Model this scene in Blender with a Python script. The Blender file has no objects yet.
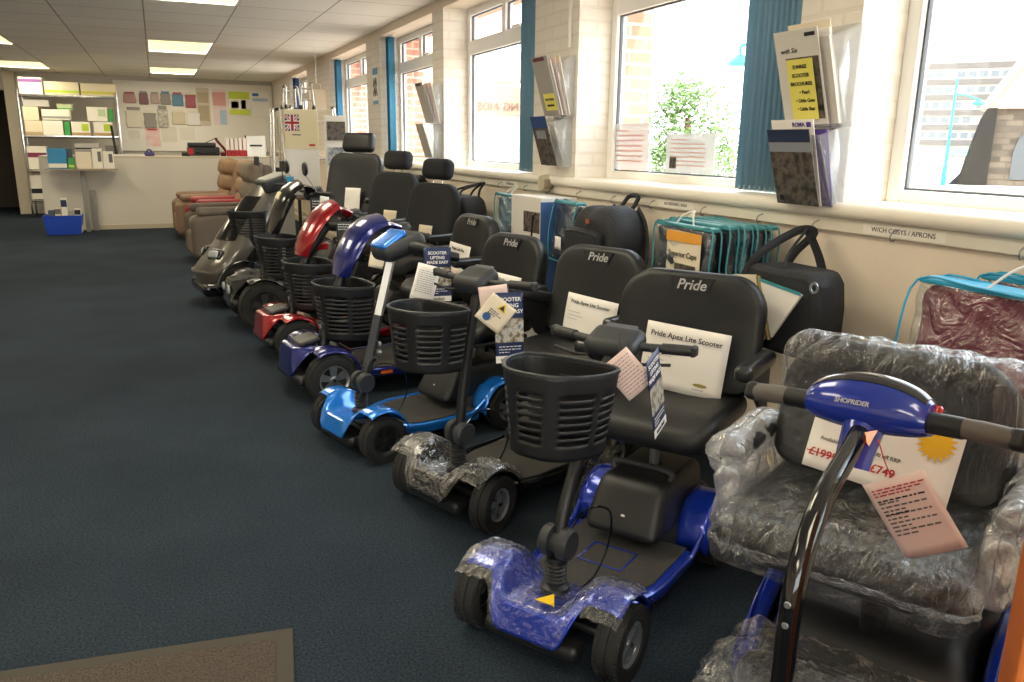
import bpy, bmesh, math, random
from mathutils import Vector, Matrix, Euler
from math import sin, cos, pi, radians as RAD
S = bpy.context.scene
COL = S.collection
random.seed(7)

# ---------------------------------------------------------------- camera
cam_d = bpy.data.cameras.new('camera'); cam = bpy.data.objects.new('camera', cam_d); COL.objects.link(cam)
cam_d.sensor_width = 36.0; cam_d.lens = 36.0*793.94/1024.0; cam_d.clip_start = 0.02; cam_d.clip_end = 500
_pt, _yw, _rl = 0.243363, 0.413510, 0.011992
_F = Vector((sin(_yw)*cos(_pt), cos(_yw)*cos(_pt), -sin(_pt))); _R = Vector((cos(_yw), -sin(_yw), 0)); _U = _R.cross(_F)
_r = _R*cos(_rl)+_U*sin(_rl); _u = -_R*sin(_rl)+_U*cos(_rl)
_m = Matrix((_r, _u, -_F)).transposed().to_4x4(); _m.translation = Vector((0, 0, 1.4))
cam.matrix_world = _m
S.camera = cam

# ---------------------------------------------------------------- world, sun, exposure
w = bpy.data.worlds.new('sky'); S.world = w; w.use_nodes = True
nt = w.node_tree; nt.nodes.clear()
wo = nt.nodes.new('ShaderNodeOutputWorld'); bg = nt.nodes.new('ShaderNodeBackground')
tc = nt.nodes.new('ShaderNodeTexCoord'); sx = nt.nodes.new('ShaderNodeSeparateXYZ'); cr = nt.nodes.new('ShaderNodeValToRGB')
nt.links.new(tc.outputs['Generated'], sx.inputs[0]); nt.links.new(sx.outputs['Z'], cr.inputs[0])
cr.color_ramp.elements[0].position = 0.0; cr.color_ramp.elements[0].color = (1.0, .97, .93, 1)
cr.color_ramp.elements[1].position = 0.6; cr.color_ramp.elements[1].color = (.80, .90, 1.0, 1)
nt.links.new(cr.outputs[0], bg.inputs[0]); bg.inputs[1].default_value = 4.5
nt.links.new(bg.outputs[0], wo.inputs[0])
sd = bpy.data.lights.new('sun', 'SUN'); sd.energy = 8.0; sd.angle = RAD(1.0); sd.color = (1, .93, .82)
sun = bpy.data.objects.new('sun', sd); COL.objects.link(sun)
sun.rotation_euler = Vector((-.36, .86, -1.25)).to_track_quat('-Z', 'Y').to_euler(); sun.location = (8, -6, 12)
S.view_settings.view_transform = 'Standard'; S.view_settings.look = 'None'
S.view_settings.exposure = 0.74; S.view_settings.gamma = 1.0; S.view_settings.use_curve_mapping = False
LAMP_STRENGTH = 1.05
LAMP_WATTS = 18
S.cycles.max_bounces = 10; S.cycles.diffuse_bounces = 5; S.cycles.transparent_max_bounces = 24
S.cycles.sample_clamp_indirect = 6.0

# ---------------------------------------------------------------- materials
MATS = {}
def srgb(c):
    if isinstance(c, str):
        c = tuple(int(c[i:i+2], 16)/255 for i in (0, 2, 4))
    return tuple((x/12.92 if x <= .04045 else ((x+.055)/1.055)**2.4) for x in c)+(1,)
def mat(name, col, rough=.6, metal=0.0, noise=0.0, nscale=8.0, bump=0.0, bscale=60.0, coat=0.0, spec=None, emit=None, estr=0.0, alpha=None):
    if name in MATS: return MATS[name]
    m = bpy.data.materials.new(name); m.use_nodes = True; N = m.node_tree; b = N.nodes['Principled BSDF']
    c = srgb(col); b.inputs['Base Color'].default_value = c
    b.inputs['Roughness'].default_value = rough; b.inputs['Metallic'].default_value = metal
    if coat: b.inputs['Coat Weight'].default_value = coat; b.inputs['Coat Roughness'].default_value = .04
    if spec is not None: b.inputs['Specular IOR Level'].default_value = spec
    if noise or bump:
        t = N.nodes.new('ShaderNodeTexCoord')
    if noise:
        n = N.nodes.new('ShaderNodeTexNoise'); n.inputs['Scale'].default_value = nscale; n.inputs['Detail'].default_value = 5
        r = N.nodes.new('ShaderNodeValToRGB')
        r.color_ramp.elements[0].position = .3; r.color_ramp.elements[1].position = .7
        r.color_ramp.elements[0].color = tuple(x*(1-noise) for x in c[:3])+(1,)
        r.color_ramp.elements[1].color = tuple(min(1, x*(1+noise)) for x in c[:3])+(1,)
        N.links.new(t.outputs['Object'], n.inputs['Vector']); N.links.new(n.outputs['Fac'], r.inputs[0]); N.links.new(r.outputs[0], b.inputs['Base Color'])
    if bump:
        n = N.nodes.new('ShaderNodeTexNoise'); n.inputs['Scale'].default_value = bscale; n.inputs['Detail'].default_value = 4
        bp = N.nodes.new('ShaderNodeBump'); bp.inputs['Strength'].default_value = bump; bp.inputs['Distance'].default_value = .01
        N.links.new(t.outputs['Object'], n.inputs['Vector']); N.links.new(n.outputs['Fac'], bp.inputs['Height']); N.links.new(bp.outputs[0], b.inputs['Normal'])
    if emit:
        b.inputs['Emission Color'].default_value = srgb(emit); b.inputs['Emission Strength'].default_value = estr
    MATS[name] = m; return m
def clear_mat(name, tint=(1, 1, 1), fac=.06, rough=.03, bump=0.0, bscale=20.0, milky=0.0, stretch=(1, 1, 1), edge=.5):
    """see-through sheet: transparent with a glossy coat stronger at grazing angles"""
    if name in MATS: return MATS[name]
    m = bpy.data.materials.new(name); m.use_nodes = True; N = m.node_tree; N.nodes.clear()
    o = N.nodes.new('ShaderNodeOutputMaterial'); tr = N.nodes.new('ShaderNodeBsdfTransparent'); tr.inputs[0].default_value = tuple(tint)+(1,)
    gl = N.nodes.new('ShaderNodeBsdfGlossy'); gl.inputs['Roughness'].default_value = rough; gl.inputs[0].default_value = (1, 1, 1, 1)
    lw = N.nodes.new('ShaderNodeLayerWeight'); lw.inputs['Blend'].default_value = .35
    mm = N.nodes.new('ShaderNodeMath'); mm.operation = 'MULTIPLY_ADD'; mm.inputs[1].default_value = edge; mm.inputs[2].default_value = fac; mm.use_clamp = True
    N.links.new(lw.outputs['Facing'], mm.inputs[0])
    mx = N.nodes.new('ShaderNodeMixShader'); N.links.new(mm.outputs[0], mx.inputs[0]); N.links.new(tr.outputs[0], mx.inputs[1]); N.links.new(gl.outputs[0], mx.inputs[2])
    out = mx
    if milky:
        df = N.nodes.new('ShaderNodeBsdfDiffuse'); df.inputs[0].default_value = (.85, .87, .9, 1)
        m2 = N.nodes.new('ShaderNodeMixShader'); m2.inputs[0].default_value = milky
        N.links.new(mx.outputs[0], m2.inputs[1]); N.links.new(df.outputs[0], m2.inputs[2]); out = m2
    if bump:
        t = N.nodes.new('ShaderNodeTexCoord'); mp = N.nodes.new('ShaderNodeMapping'); mp.inputs['Scale'].default_value = stretch
        n = N.nodes.new('ShaderNodeTexNoise'); n.inputs['Scale'].default_value = bscale; n.inputs['Detail'].default_value = 6; n.inputs['Distortion'].default_value = 1.2
        rd = N.nodes.new('ShaderNodeMath'); rd.operation = 'ABSOLUTE'; sb = N.nodes.new('ShaderNodeMath'); sb.operation = 'SUBTRACT'; sb.inputs[1].default_value = .5
        bp = N.nodes.new('ShaderNodeBump'); bp.inputs['Strength'].default_value = bump; bp.inputs['Distance'].default_value = .03
        N.links.new(t.outputs['Object'], mp.inputs[0]); N.links.new(mp.outputs[0], n.inputs['Vector']); N.links.new(n.outputs['Fac'], sb.inputs[0]); N.links.new(sb.outputs[0], rd.inputs[0])
        N.links.new(rd.outputs[0], bp.inputs['Height'])
        N.links.new(bp.outputs[0], gl.inputs['Normal']); N.links.new(bp.outputs[0], lw.inputs['Normal'])
    N.links.new(out.outputs[0], o.inputs[0])
    MATS[name] = m; return m
def brick_mat(name, c1, c2, mortar, scale=1.0, bw=.22, bh=.072, ms=.008, rough=.85, bump=.4, axes='YZ', offset=.5, noisy=True):
    if name in MATS: return MATS[name]
    m = bpy.data.materials.new(name); m.use_nodes = True; N = m.node_tree; b = N.nodes['Principled BSDF']
    t = N.nodes.new('ShaderNodeTexCoord'); s = N.nodes.new('ShaderNodeSeparateXYZ'); c = N.nodes.new('ShaderNodeCombineXYZ')
    N.links.new(t.outputs['Object'], s.inputs[0])
    if axes == 'S':     # side faces of any wall: x+y along, z up
        ad = N.nodes.new('ShaderNodeMath'); ad.operation = 'ADD'; N.links.new(s.outputs['X'], ad.inputs[0]); N.links.new(s.outputs['Y'], ad.inputs[1])
        N.links.new(ad.outputs[0], c.inputs[0]); N.links.new(s.outputs['Z'], c.inputs[1])
    else:
        N.links.new(s.outputs[axes[0]], c.inputs[0]); N.links.new(s.outputs[axes[1]], c.inputs[1])
    k = N.nodes.new('ShaderNodeTexBrick'); k.offset = offset; k.inputs['Scale'].default_value = scale
    k.inputs['Brick Width'].default_value = bw; k.inputs['Row Height'].default_value = bh; k.inputs['Mortar Size'].default_value = ms
    k.inputs['Color1'].default_value = srgb(c1); k.inputs['Color2'].default_value = srgb(c2); k.inputs['Mortar'].default_value = srgb(mortar)
    k.inputs['Mortar Smooth'].default_value = .3
    N.links.new(c.outputs[0], k.inputs['Vector']); N.links.new(k.outputs['Color'], b.inputs['Base Color']); b.inputs['Roughness'].default_value = rough
    bp = N.nodes.new('ShaderNodeBump'); bp.inputs['Strength'].default_value = bump; bp.inputs['Distance'].default_value = .006; bp.invert = True
    N.links.new(k.outputs['Fac'], bp.inputs['Height']); N.links.new(bp.outputs[0], b.inputs['Normal'])
    MATS[name] = m; return m

# ---------------------------------------------------------------- mesh builder
class MB:
    def __init__(self): self.v = []; self.f = []; self.m = []
    def add(self, vs, fs, mi=0):
        o = len(self.v); self.v += [tuple(p) for p in vs]; self.f += [[i+o for i in f] for f in fs]; self.m += [mi]*len(fs); return self
    def box(self, c, s, rot=None, mi=0):
        x, y, z = s[0]/2, s[1]/2, s[2]/2
        vs = [Vector(p) for p in ((-x, -y, -z), (x, -y, -z), (x, y, -z), (-x, y, -z), (-x, -y, z), (x, -y, z), (x, y, z), (-x, y, z))]
        M = Euler(rot).to_matrix() if rot else Matrix.Identity(3)
        vs = [M@p+Vector(c) for p in vs]
        return self.add(vs, [(3, 2, 1, 0), (4, 5, 6, 7), (0, 1, 5, 4), (1, 2, 6, 5), (2, 3, 7, 6), (3, 0, 4, 7)], mi)
    def bb(self, a, b, mi=0):
        return self.box([(a[i]+b[i])/2 for i in range(3)], [abs(b[i]-a[i]) for i in range(3)], None, mi)
    def rbox(self, c, s, r, rot=None, fn=None, mi=0, k=3, mid=2):
        h = [q/2 for q in s]; r = min(r, *h)*.999
        def ax(hh):
            e = hh-r; lo = [-e-r*math.tan(pi/4*j/k) for j in range(k, -1, -1)]; hi = [-q for q in reversed(lo)]
            m_ = [-e+2*e*j/(mid+1) for j in range(1, mid+1)]
            return lo+m_+hi
        A = [ax(q) for q in h]; idx = {}; vs = []; fs = []
        M = Euler(rot).to_matrix() if rot else Matrix.Identity(3)
        def vert(p):
            key = tuple(round(q, 6) for q in p)
            if key in idx: return idx[key]
            core = Vector([max(-(h[i]-r), min(h[i]-r, p[i])) for i in range(3)]); d = Vector(p)-core
            q = core+d.normalized()*r if d.length > 1e-9 else core
            if fn: q = Vector(fn(q))
            idx[key] = len(vs); vs.append(M@q+Vector(c)); return idx[key]
        for a in range(3):
            b, d = (a+1) % 3, (a+2) % 3
            for sg in (-1, 1):
                for i in range(len(A[b])-1):
                    for j in range(len(A[d])-1):
                        q = []
                        for (u, v) in ((i, j), (i+1, j), (i+1, j+1), (i, j+1)):
                            p = [0, 0, 0]; p[a] = sg*h[a]; p[b] = A[b][u]; p[d] = A[d][v]; q.append(vert(p))
                        fs.append(q if sg > 0 else q[::-1])
        return self.add(vs, fs, mi)
    def tube(self, pts, r, n=10, mi=0, cap=True, up=None, sq=None):
        pts = [Vector(p) for p in pts]; R = r if isinstance(r, (list, tuple)) else [r]*len(pts)
        vs = []; fs = []; prev = None
        for i, p in enumerate(pts):
            t = (pts[min(i+1, len(pts)-1)]-pts[max(i-1, 0)])
            t = t.normalized() if t.length > 1e-9 else Vector((0, 0, 1))
            if prev is None:
                a = Vector(up) if up else (Vector((0, 0, 1)) if abs(t.z) < .9 else Vector((1, 0, 0)))
                x = (a-t*a.dot(t)).normalized()
            else:
                x = (prev-t*prev.dot(t)); x = x.normalized() if x.length > 1e-9 else prev
            prev = x; y = t.cross(x)
            for k in range(n):
                an = 2*pi*k/n; cx, cy = cos(an), sin(an)
                kx, ky = sq if sq else (1, 1)
                vs.append(p+x*(cx*R[i]*kx)+y*(cy*R[i]*ky))
        for i in range(len(pts)-1):
            for k in range(n):
                fs.append((i*n+k, i*n+(k+1) % n, (i+1)*n+(k+1) % n, (i+1)*n+k))
        if cap: fs.append(tuple(range(n))[::-1]); fs.append(tuple((len(pts)-1)*n+k for k in range(n)))
        return self.add(vs, fs, mi)
    def lathe(self, prof, c=(0, 0, 0), axis='z', n=28, mi=0, a0=0, a1=2*pi):
        vs = []; fs = []; m = len(prof); full = abs(a1-a0-2*pi) < 1e-6; nn = n if full else n+1
        for k in range(nn):
            a = a0+(a1-a0)*k/n
            for (r, h) in prof:
                x, y, z = r*cos(a), r*sin(a), h
                if axis == 'y': x, y, z = x, h, y
                elif axis == 'x': x, y, z = h, x, y
                vs.append((x+c[0], y+c[1], z+c[2]))
        for k in range(n):
            k2 = (k+1) % nn
            for j in range(m-1): fs.append((k*m+j, k2*m+j, k2*m+j+1, k*m+j+1))
        return self.add(vs, fs, mi)
    def prism(self, out, z0, z1, mi=0, M=None):
        n = len(out); M = M or Matrix.Identity(4)
        vs = [M@Vector((p[0], p[1], z0)) for p in out]+[M@Vector((p[0], p[1], z1)) for p in out]
        fs = [tuple(range(n))[::-1], tuple(range(n, 2*n))]+[(i, (i+1) % n, n+(i+1) % n, n+i) for i in range(n)]
        return self.add(vs, fs, mi)
    def loft(self, rings, mi=0, cap=True, closed=True):
        n = len(rings[0]); vs = [p for r in rings for p in r]; fs = []
        for i in range(len(rings)-1):
            for k in range(n if closed else n-1):
                fs.append((i*n+k, i*n+(k+1) % n, (i+1)*n+(k+1) % n, (i+1)*n+k))
        if cap: fs.append(tuple(range(n))[::-1]); fs.append(tuple((len(rings)-1)*n+k for k in range(n)))
        return self.add(vs, fs, mi)
    def grid(self, fn, nu, nv, mi=0, skip=None):
        vs = [fn(i/nu, j/nv) for i in range(nu+1) for j in range(nv+1)]; fs = []
        for i in range(nu):
            for j in range(nv):
                if skip and skip(i, j): continue
                a = i*(nv+1)+j; fs.append((a, a+nv+1, a+nv+2, a+1))
        return self.add(vs, fs, mi)
    def slab(self, out, t, r, fn=None, M=None, mi=0, seg=3):
        """cushion with a free outline: closed 2d outline (x,y), thickness t along z, edge radius r"""
        n = len(out); cx = sum(p[0] for p in out)/n; cy = sum(p[1] for p in out)/n
        P = [Vector((p[0], p[1])) for p in out]; nr = []
        for i in range(n):
            d = (P[(i+1) % n]-P[i-1]); d = Vector((d.y, -d.x)); nr.append(d.normalized() if d.length > 1e-9 else Vector((0, 0)))
        rings = []
        def ring(z, ins): return [(P[i].x-nr[i].x*ins, P[i].y-nr[i].y*ins, z) for i in range(n)]
        for q in (.25, .55, .8): rr = ring(-t/2, r); rings.append([(cx+(p[0]-cx)*q, cy+(p[1]-cy)*q, -t/2) for p in rr])
        for j in range(seg+1): a = pi/2*j/seg; rings.append(ring(-t/2+r*(1-cos(a)), r*(1-sin(a))))
        for j in range(seg+1): a = pi/2*j/seg; rings.append(ring(t/2-r*(1-sin(a)), r*(1-cos(a))))
        for q in (.8, .55, .25): rr = ring(t/2, r); rings.append([(cx+(p[0]-cx)*q, cy+(p[1]-cy)*q, t/2) for p in rr])
        M = M or Matrix.Identity(4)
        rings = [[M@Vector(fn(p) if fn else p) for p in rr] for rr in rings]
        return self.loft(rings, mi)
    def build(self, name, mats, parent=None, smooth=True, bevel=0, solid=0, sub=0, loc=None, rot=None, auto=35):
        me = bpy.data.meshes.new(name); me.from_pydata(self.v, [], self.f)
        mats = mats if isinstance(mats, (list, tuple)) else [mats]
        for m in mats: me.materials.append(m)
        for p, mi in zip(me.polygons, self.m): p.material_index = mi
        bm = bmesh.new(); bm.from_mesh(me)
        if smooth:
            for f in bm.faces: f.smooth = True
            for e in bm.edges:
                if len(e.link_faces) == 2 and e.calc_face_angle(0) > RAD(auto): e.smooth = False
        bm.to_mesh(me); bm.free(); me.update()
        o = bpy.data.objects.new(name, me); COL.objects.link(o)
        if parent: o.parent = parent
        if loc: o.location = loc
        if rot: o.rotation_euler = rot
        if solid: q = o.modifiers.new('solid', 'SOLIDIFY'); q.thickness = solid; q.offset = 0
        if bevel: q = o.modifiers.new('bevel', 'BEVEL'); q.width = bevel; q.segments = 2; q.limit_method = 'ANGLE'; q.angle_limit = RAD(40)
        if sub: q = o.modifiers.new('sub', 'SUBSURF'); q.levels = sub; q.render_levels = sub
        return o
def thing(name, label, cat, loc=(0, 0, 0), rot=(0, 0, 0), group=None):
    o = bpy.data.objects.new(name, None); COL.objects.link(o); o.empty_display_size = .05
    o.location = loc; o.rotation_euler = rot if isinstance(rot, (tuple, list, Euler)) else (0, 0, rot)
    return tag(o, label, cat, group)
def tag(o, label, cat, group=None, kind=None):
    if label: o['label'] = label
    if cat: o['category'] = cat
    if group: o['group'] = group
    if kind: o['kind'] = kind
    return o
def struct(mb, name, m, **k):
    o = mb.build(name, m, **k) if isinstance(mb, MB) else mb
    o['kind'] = 'structure'; return o
def clone(o, parent=None):
    c = o.copy(); COL.objects.link(c); c.parent = parent
    for ch in list(o.children): clone(ch, c)
    return c
def text(s, size, m, parent=None, loc=(0, 0, 0), rot=(pi/2, 0, 0), name='lettering', align='CENTER', depth=.0004, shear=0, bold=0, sx=1.0):
    """flat lettering as a mesh; default upright, facing -y"""
    cu = bpy.data.curves.new('t', 'FONT'); cu.body = s; cu.size = size; cu.align_x = align; cu.align_y = 'CENTER'
    cu.extrude = depth; cu.shear = shear; cu.offset = bold*size; cu.resolution_u = 3
    o = bpy.data.objects.new('t', cu); COL.objects.link(o); dg = bpy.context.evaluated_depsgraph_get()
    me = bpy.data.meshes.new_from_object(o.evaluated_get(dg)); bpy.data.objects.remove(o); bpy.data.curves.remove(cu)
    me.materials.clear(); me.materials.append(m)
    if sx != 1:
        for v in me.vertices: v.co.x *= sx
    r = bpy.data.objects.new(name, me); COL.objects.link(r); r.location = loc; r.rotation_euler = rot
    if parent: r.parent = parent
    return r
def rrect(w, h, r, n=5, cx=0, cy=0):
    """rounded rectangle outline, ccw; r scalar or (tr,tl,bl,br)"""
    R = r if isinstance(r, (list, tuple)) else (r,)*4; out = []
    for q, (sx_, sy_, a0) in enumerate(((1, 1, 0), (-1, 1, pi/2), (-1, -1, pi), (1, -1, 1.5*pi))):
        rr = R[q]
        for j in range(n+1):
            a = a0+pi/2*j/n; out.append((cx+sx_*(w/2-rr)+rr*cos(a), cy+sy_*(h/2-rr)+rr*sin(a)))
    return out
def smooth_path(pts, n=6):
    P = [Vector(p) for p in pts]; out = []
    for i in range(len(P)-1):
        a, b, c, d = P[max(i-1, 0)], P[i], P[i+1], P[min(i+2, len(P)-1)]
        for j in range(n):
            t = j/n; out.append(.5*((2*b)+(c-a)*t+(2*a-5*b+4*c-d)*t*t+(3*b-a-3*c+d)*t**3))
    out.append(P[-1]); return out
def sstep(x): x = max(0, min(1, x)); return x*x*(3-2*x)
# material palette
black = mat('black_plastic', '18191b', .42, bump=.08, bscale=500)
dark = mat('dark_grey_plastic', '2a2c2f', .5, bump=.1, bscale=400)
gloss_black = mat('gloss_black', '0b0b0d', .12, coat=.6)
vinyl = mat('black_vinyl', '17191b', .42, bump=.15, bscale=350)
fabric = mat('black_fabric', '1e1f22', .85, noise=.2, nscale=250)
rubber = mat('tyre_rubber', '1b1b1b', .75, bump=.3, bscale=120)
grip_m = mat('rubber_grip', '2b2b2c', .55)
grip_grey = mat('grey_grip', '5d5853', .6)
silver = mat('silver_alloy', 'b9bcc0', .28, metal=.85)
chrome = mat('chrome', 'd0d0d0', .1, metal=1)
steel = mat('steel_tube', 'a9abad', .3, metal=.8)
mat_floor = mat('deck_rubber', '3a3835', .7, bump=.4, bscale=90)
white_p = mat('white_paper', 'f4efe8', .7)
pink_p = mat('pink_paper', 'e9cfc6', .7)
cream_p = mat('cream_paper', 'e6d9c0', .7)
ink = mat('black_ink', '1c1c20', .6)
ink_soft = mat('grey_ink', '6d6a68', .6)
ink_red = mat('red_ink', 'b3262c', .6)
ink_white = mat('white_ink', 'f0f0f0', .5)
ink_silver = mat('silver_lettering', 'c4c4c4', .35, metal=.5)
white_pl = mat('white_plastic', 'eeebe4', .35)
amber = mat('amber_reflector', 'e0661a', .2, coat=.5)
red_refl = mat('red_reflector', 'b01818', .2, coat=.5)
wood = mat('orange_wood', 'b4612c', .45, noise=.18, nscale=14)
film = clear_mat('plastic_film', (.97, .975, .98), fac=.04, rough=.06, bump=1.0, bscale=9, milky=.012, edge=.45)
film_seat = clear_mat('plastic_film_seat', (.95, .96, .97), fac=.025, rough=.05, bump=1.0, bscale=9, milky=.01, stretch=(1, 2.4, .7), edge=.38)
acrylic = clear_mat('acrylic', (.98, .985, .985), fac=.03, rough=.05, milky=.12, edge=.25)
pvc = clear_mat('clear_pvc', (.92, .96, .97), fac=.06, rough=.08, bump=.8, bscale=12, milky=.01, edge=.35)
glass = clear_mat('window_glass', (.97, .985, .98), fac=.03, rough=.0, edge=.25)
# ================================================================ THE ROOM
WX, CZ, YB = 2.3, 2.58, 17.7
def carpet():
    m = bpy.data.materials.new('carpet'); m.use_nodes = True; N = m.node_tree; b = N.nodes['Principled BSDF']; b.inputs['Roughness'].default_value = .95
    b.inputs['Specular IOR Level'].default_value = .15
    t = N.nodes.new('ShaderNodeTexCoord'); n = N.nodes.new('ShaderNodeTexNoise'); n.inputs['Scale'].default_value = 130; n.inputs['Detail'].default_value = 6; n.inputs['Roughness'].default_value = .75
    r = N.nodes.new('ShaderNodeValToRGB'); r.color_ramp.elements[0].position = .36; r.color_ramp.elements[1].position = .66
    r.color_ramp.elements[0].color = srgb('111a24'); r.color_ramp.elements[1].color = srgb('3b4651')
    n2 = N.nodes.new('ShaderNodeTexNoise'); n2.inputs['Scale'].default_value = 1.6; n2.inputs['Detail'].default_value = 5
    r2 = N.nodes.new('ShaderNodeValToRGB'); r2.color_ramp.elements[0].position = .35; r2.color_ramp.elements[1].position = .7
    r2.color_ramp.elements[0].color = (.8, .8, .8, 1); r2.color_ramp.elements[1].color = (1.12, 1.1, 1.05, 1)
    mx = N.nodes.new('ShaderNodeMix'); mx.data_type = 'RGBA'; mx.blend_type = 'MULTIPLY'; mx.inputs[0].default_value = 1
    bp = N.nodes.new('ShaderNodeBump'); bp.inputs['Strength'].default_value = .5; bp.inputs['Distance'].default_value = .004
    L = N.links.new
    L(t.outputs['Object'], n.inputs['Vector']); L(t.outputs['Object'], n2.inputs['Vector']); L(n.outputs['Fac'], r.inputs[0]); L(n2.outputs['Fac'], r2.inputs[0])
    L(r.outputs[0], mx.inputs['A']); L(r2.outputs[0], mx.inputs['B']); L(mx.outputs['Result'], b.inputs['Base Color']); L(n.outputs['Fac'], bp.inputs['Height']); L(bp.outputs[0], b.inputs['Normal'])
    return m
carpet_m = carpet()
struct(MB().bb((-4.6, -2.5, -.1), (WX, 19.6, 0)), 'floor', carpet_m, smooth=False)
ceil_m = brick_mat('ceiling_tiles', 'f2ede4', 'ece7dd', 'a39c8b', 1, .78, .73, .008, .9, .25, 'XY', 0)
# ceiling with openings for the light panels
LX = [(0.0, .78), (-2.34, -1.56)]; LY = [(-1.02, .44), (2.63, 4.09), (6.57, 8.03), (11.14, 12.60), (15.25, 16.6)]
xs = sorted({-4.6, WX}|{a for p in LX for a in p}); ys = sorted({-2.5, YB}|{a for p in LY for a in p})
cb = MB()
for i in range(len(xs)-1):
    for j in range(len(ys)-1):
        a = (xs[i], xs[i+1]); b_ = (ys[j], ys[j+1])
        if a in LX and b_ in LY: continue
        cb.bb((a[0], b_[0], CZ), (a[1], b_[1], CZ+.05))
struct(cb, 'ceiling', ceil_m, smooth=False)
struct(MB().bb((-4.6, -2.5, CZ+.15), (WX+.6, YB+1.9, CZ+.25)), 'trim_1', mat('roof_deck', '6c6a66', .9), smooth=False)
panel_m = mat('light_diffuser', 'f3e9b0', .5, emit=(1.0, .93, .62), estr=LAMP_STRENGTH)
lnames = {(0, 2): 'bright yellow ceiling light panel nearest the camera, cut by the top edge of the photo',
          (0, 3): 'yellow ceiling light panel, middle one of the column above the counter', (0, 4): 'yellow ceiling light panel farthest back, above the wall of packets',
          (1, 3): 'yellow ceiling light panel at the left edge, the nearer one of its column', (1, 4): 'yellow ceiling light panel above the shelving rack and doorway'}
for a, (x0, x1) in enumerate(LX):
    for b_, (y0, y1) in enumerate(LY):
        t = thing('ceiling_light', lnames.get((a, b_), 'yellow ceiling light panel overhead, behind the camera view'), 'ceiling light', ((x0+x1)/2, (y0+y1)/2, CZ), 0, 'recessed ceiling light panels')
        hx, hy = (x1-x0)/2, (y1-y0)/2
        MB().box((0, 0, .02), (2*hx-.05, 2*hy-.05, .01)).build('diffuser', panel_m, t, smooth=False)
        f = MB()
        for s in (-1, 1):
            f.box((s*(hx-.012), 0, .01), (.024, 2*hy, .03)); f.box((0, s*(hy-.012), .01), (2*hx-.048, .024, .03))
        f.build('frame', white_pl, t, smooth=False)
        ld = bpy.data.lights.new('panel_lamp', 'AREA'); ld.shape = 'RECTANGLE'; ld.size = 2*hx-.06; ld.size_y = 2*hy-.06; ld.energy = LAMP_WATTS; ld.color = (1, .90, .72)
        lo = bpy.data.objects.new('panel_lamp', ld); COL.objects.link(lo); lo.parent = t; lo.location = (0, 0, .012)
cream = mat('cream_wall', 'ebdcc8', .8, noise=.05, nscale=2.5, bump=.1, bscale=30)
cream_br = brick_mat('painted_brick', 'ece5d8', 'eae2d5', 'e4dbcd', 1, .225, .075, .010, .65, .35, 'S')
brick = brick_mat('red_brick', 'bd8068', 'b3745c', 'cdb9a6', 1, .225, .075, .010, .9, .4, 'S')
upvc = mat('white_upvc', 'f3f1ec', .35)
# right wall: lower part, outer brick leaf, piers, head
WIN = [(-2.2, -.4), (.4, 2.23), (2.53, 4.33), (4.93, 6.76), (7.06, 8.91), (9.5, 11.66), (13.5, 15.4)]
SZ, HZ = 1.15, 2.50
rw = MB()
rw.bb((WX, -2.5, 0), (WX+.285, 17.7, SZ))
rw.bb((WX, -2.5, HZ), (WX+.285, 17.7, CZ))
prev = -2.5
for (a, b_) in WIN+[(17.7, 17.7)]:
    if a > prev: rw.bb((WX, prev, SZ), (WX+.285, a, HZ), 1)
    prev = b_
struct(rw, 'wall_right', [cream, cream_br], smooth=False)
ob = MB(); ob.bb((WX+.285, 2.6, -.3), (WX+.5, 17.7, SZ)); ob.bb((WX+.285, 2.6, HZ), (WX+.5, 17.7, 3.3)); prev = 4.33
for (a, b_) in WIN[3:]+[(17.7, 17.7)]:
    if a > prev and abs(prev-6.76) > .1: ob.bb((WX+.285, prev, SZ), (WX+.5, a, HZ))
    prev = b_
struct(ob, 'trim_2', brick, smooth=False)
struct(MB().bb((-4.9, -2.5, 0), (-4.6, 19.6, CZ)), 'wall_left', cream, smooth=False)
wf = MB(); wf.bb((-4.9, -2.8, 0), (-3.6, -2.5, CZ)); wf.bb((1.0, -2.8, 0), (WX+.5, -2.5, CZ)); wf.bb((-3.6, -2.8, 2.35), (1.0, -2.5, CZ)); wf.bb((-3.6, -2.8, 0), (1.0, -2.5, .9))
struct(wf, 'wall_front', cream, smooth=False)
sf = MB()  # unseen glazing and wall opening behind the camera, added to let fill daylight in
for x in (-3.6, -2.0, -1.0, .0, .95): sf.bb((x, -2.68, .9), (x+.05, -2.60, 2.35))
sf.bb((-3.6, -2.68, .9), (1.0, -2.60, .97)); sf.bb((-3.6, -2.68, 2.28), (1.0, -2.60, 2.35)); sfo = struct(sf, 'window_8', mat('white_upvc', 'f3f1ec', .35), smooth=False)
MB().bb((-3.6, -2.645, .97), (1.0, -2.64, 2.28)).build('pane', glass, sfo, smooth=False)
back_m = mat('back_wall_grey', 'c4beb2', .85)
bw = MB(); bw.bb((-2.46, YB, 0), (WX+.5, YB+.15, CZ)); bw.bb((-4.6, YB, 2.25), (-2.46, YB+.15, CZ)); bw.bb((-4.6, YB, 0), (-3.5, YB+.15, 2.25))
struct(bw, 'wall_back', back_m, smooth=False)
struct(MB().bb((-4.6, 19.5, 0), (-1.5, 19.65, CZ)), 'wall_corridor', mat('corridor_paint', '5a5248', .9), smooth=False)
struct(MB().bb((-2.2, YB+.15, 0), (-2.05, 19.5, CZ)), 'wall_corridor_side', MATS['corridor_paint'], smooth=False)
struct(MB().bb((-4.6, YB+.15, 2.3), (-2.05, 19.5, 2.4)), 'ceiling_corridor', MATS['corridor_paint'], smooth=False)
post = MB(); post.bb((-2.46, YB-.10, 0), (-2.27, YB, CZ))
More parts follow.
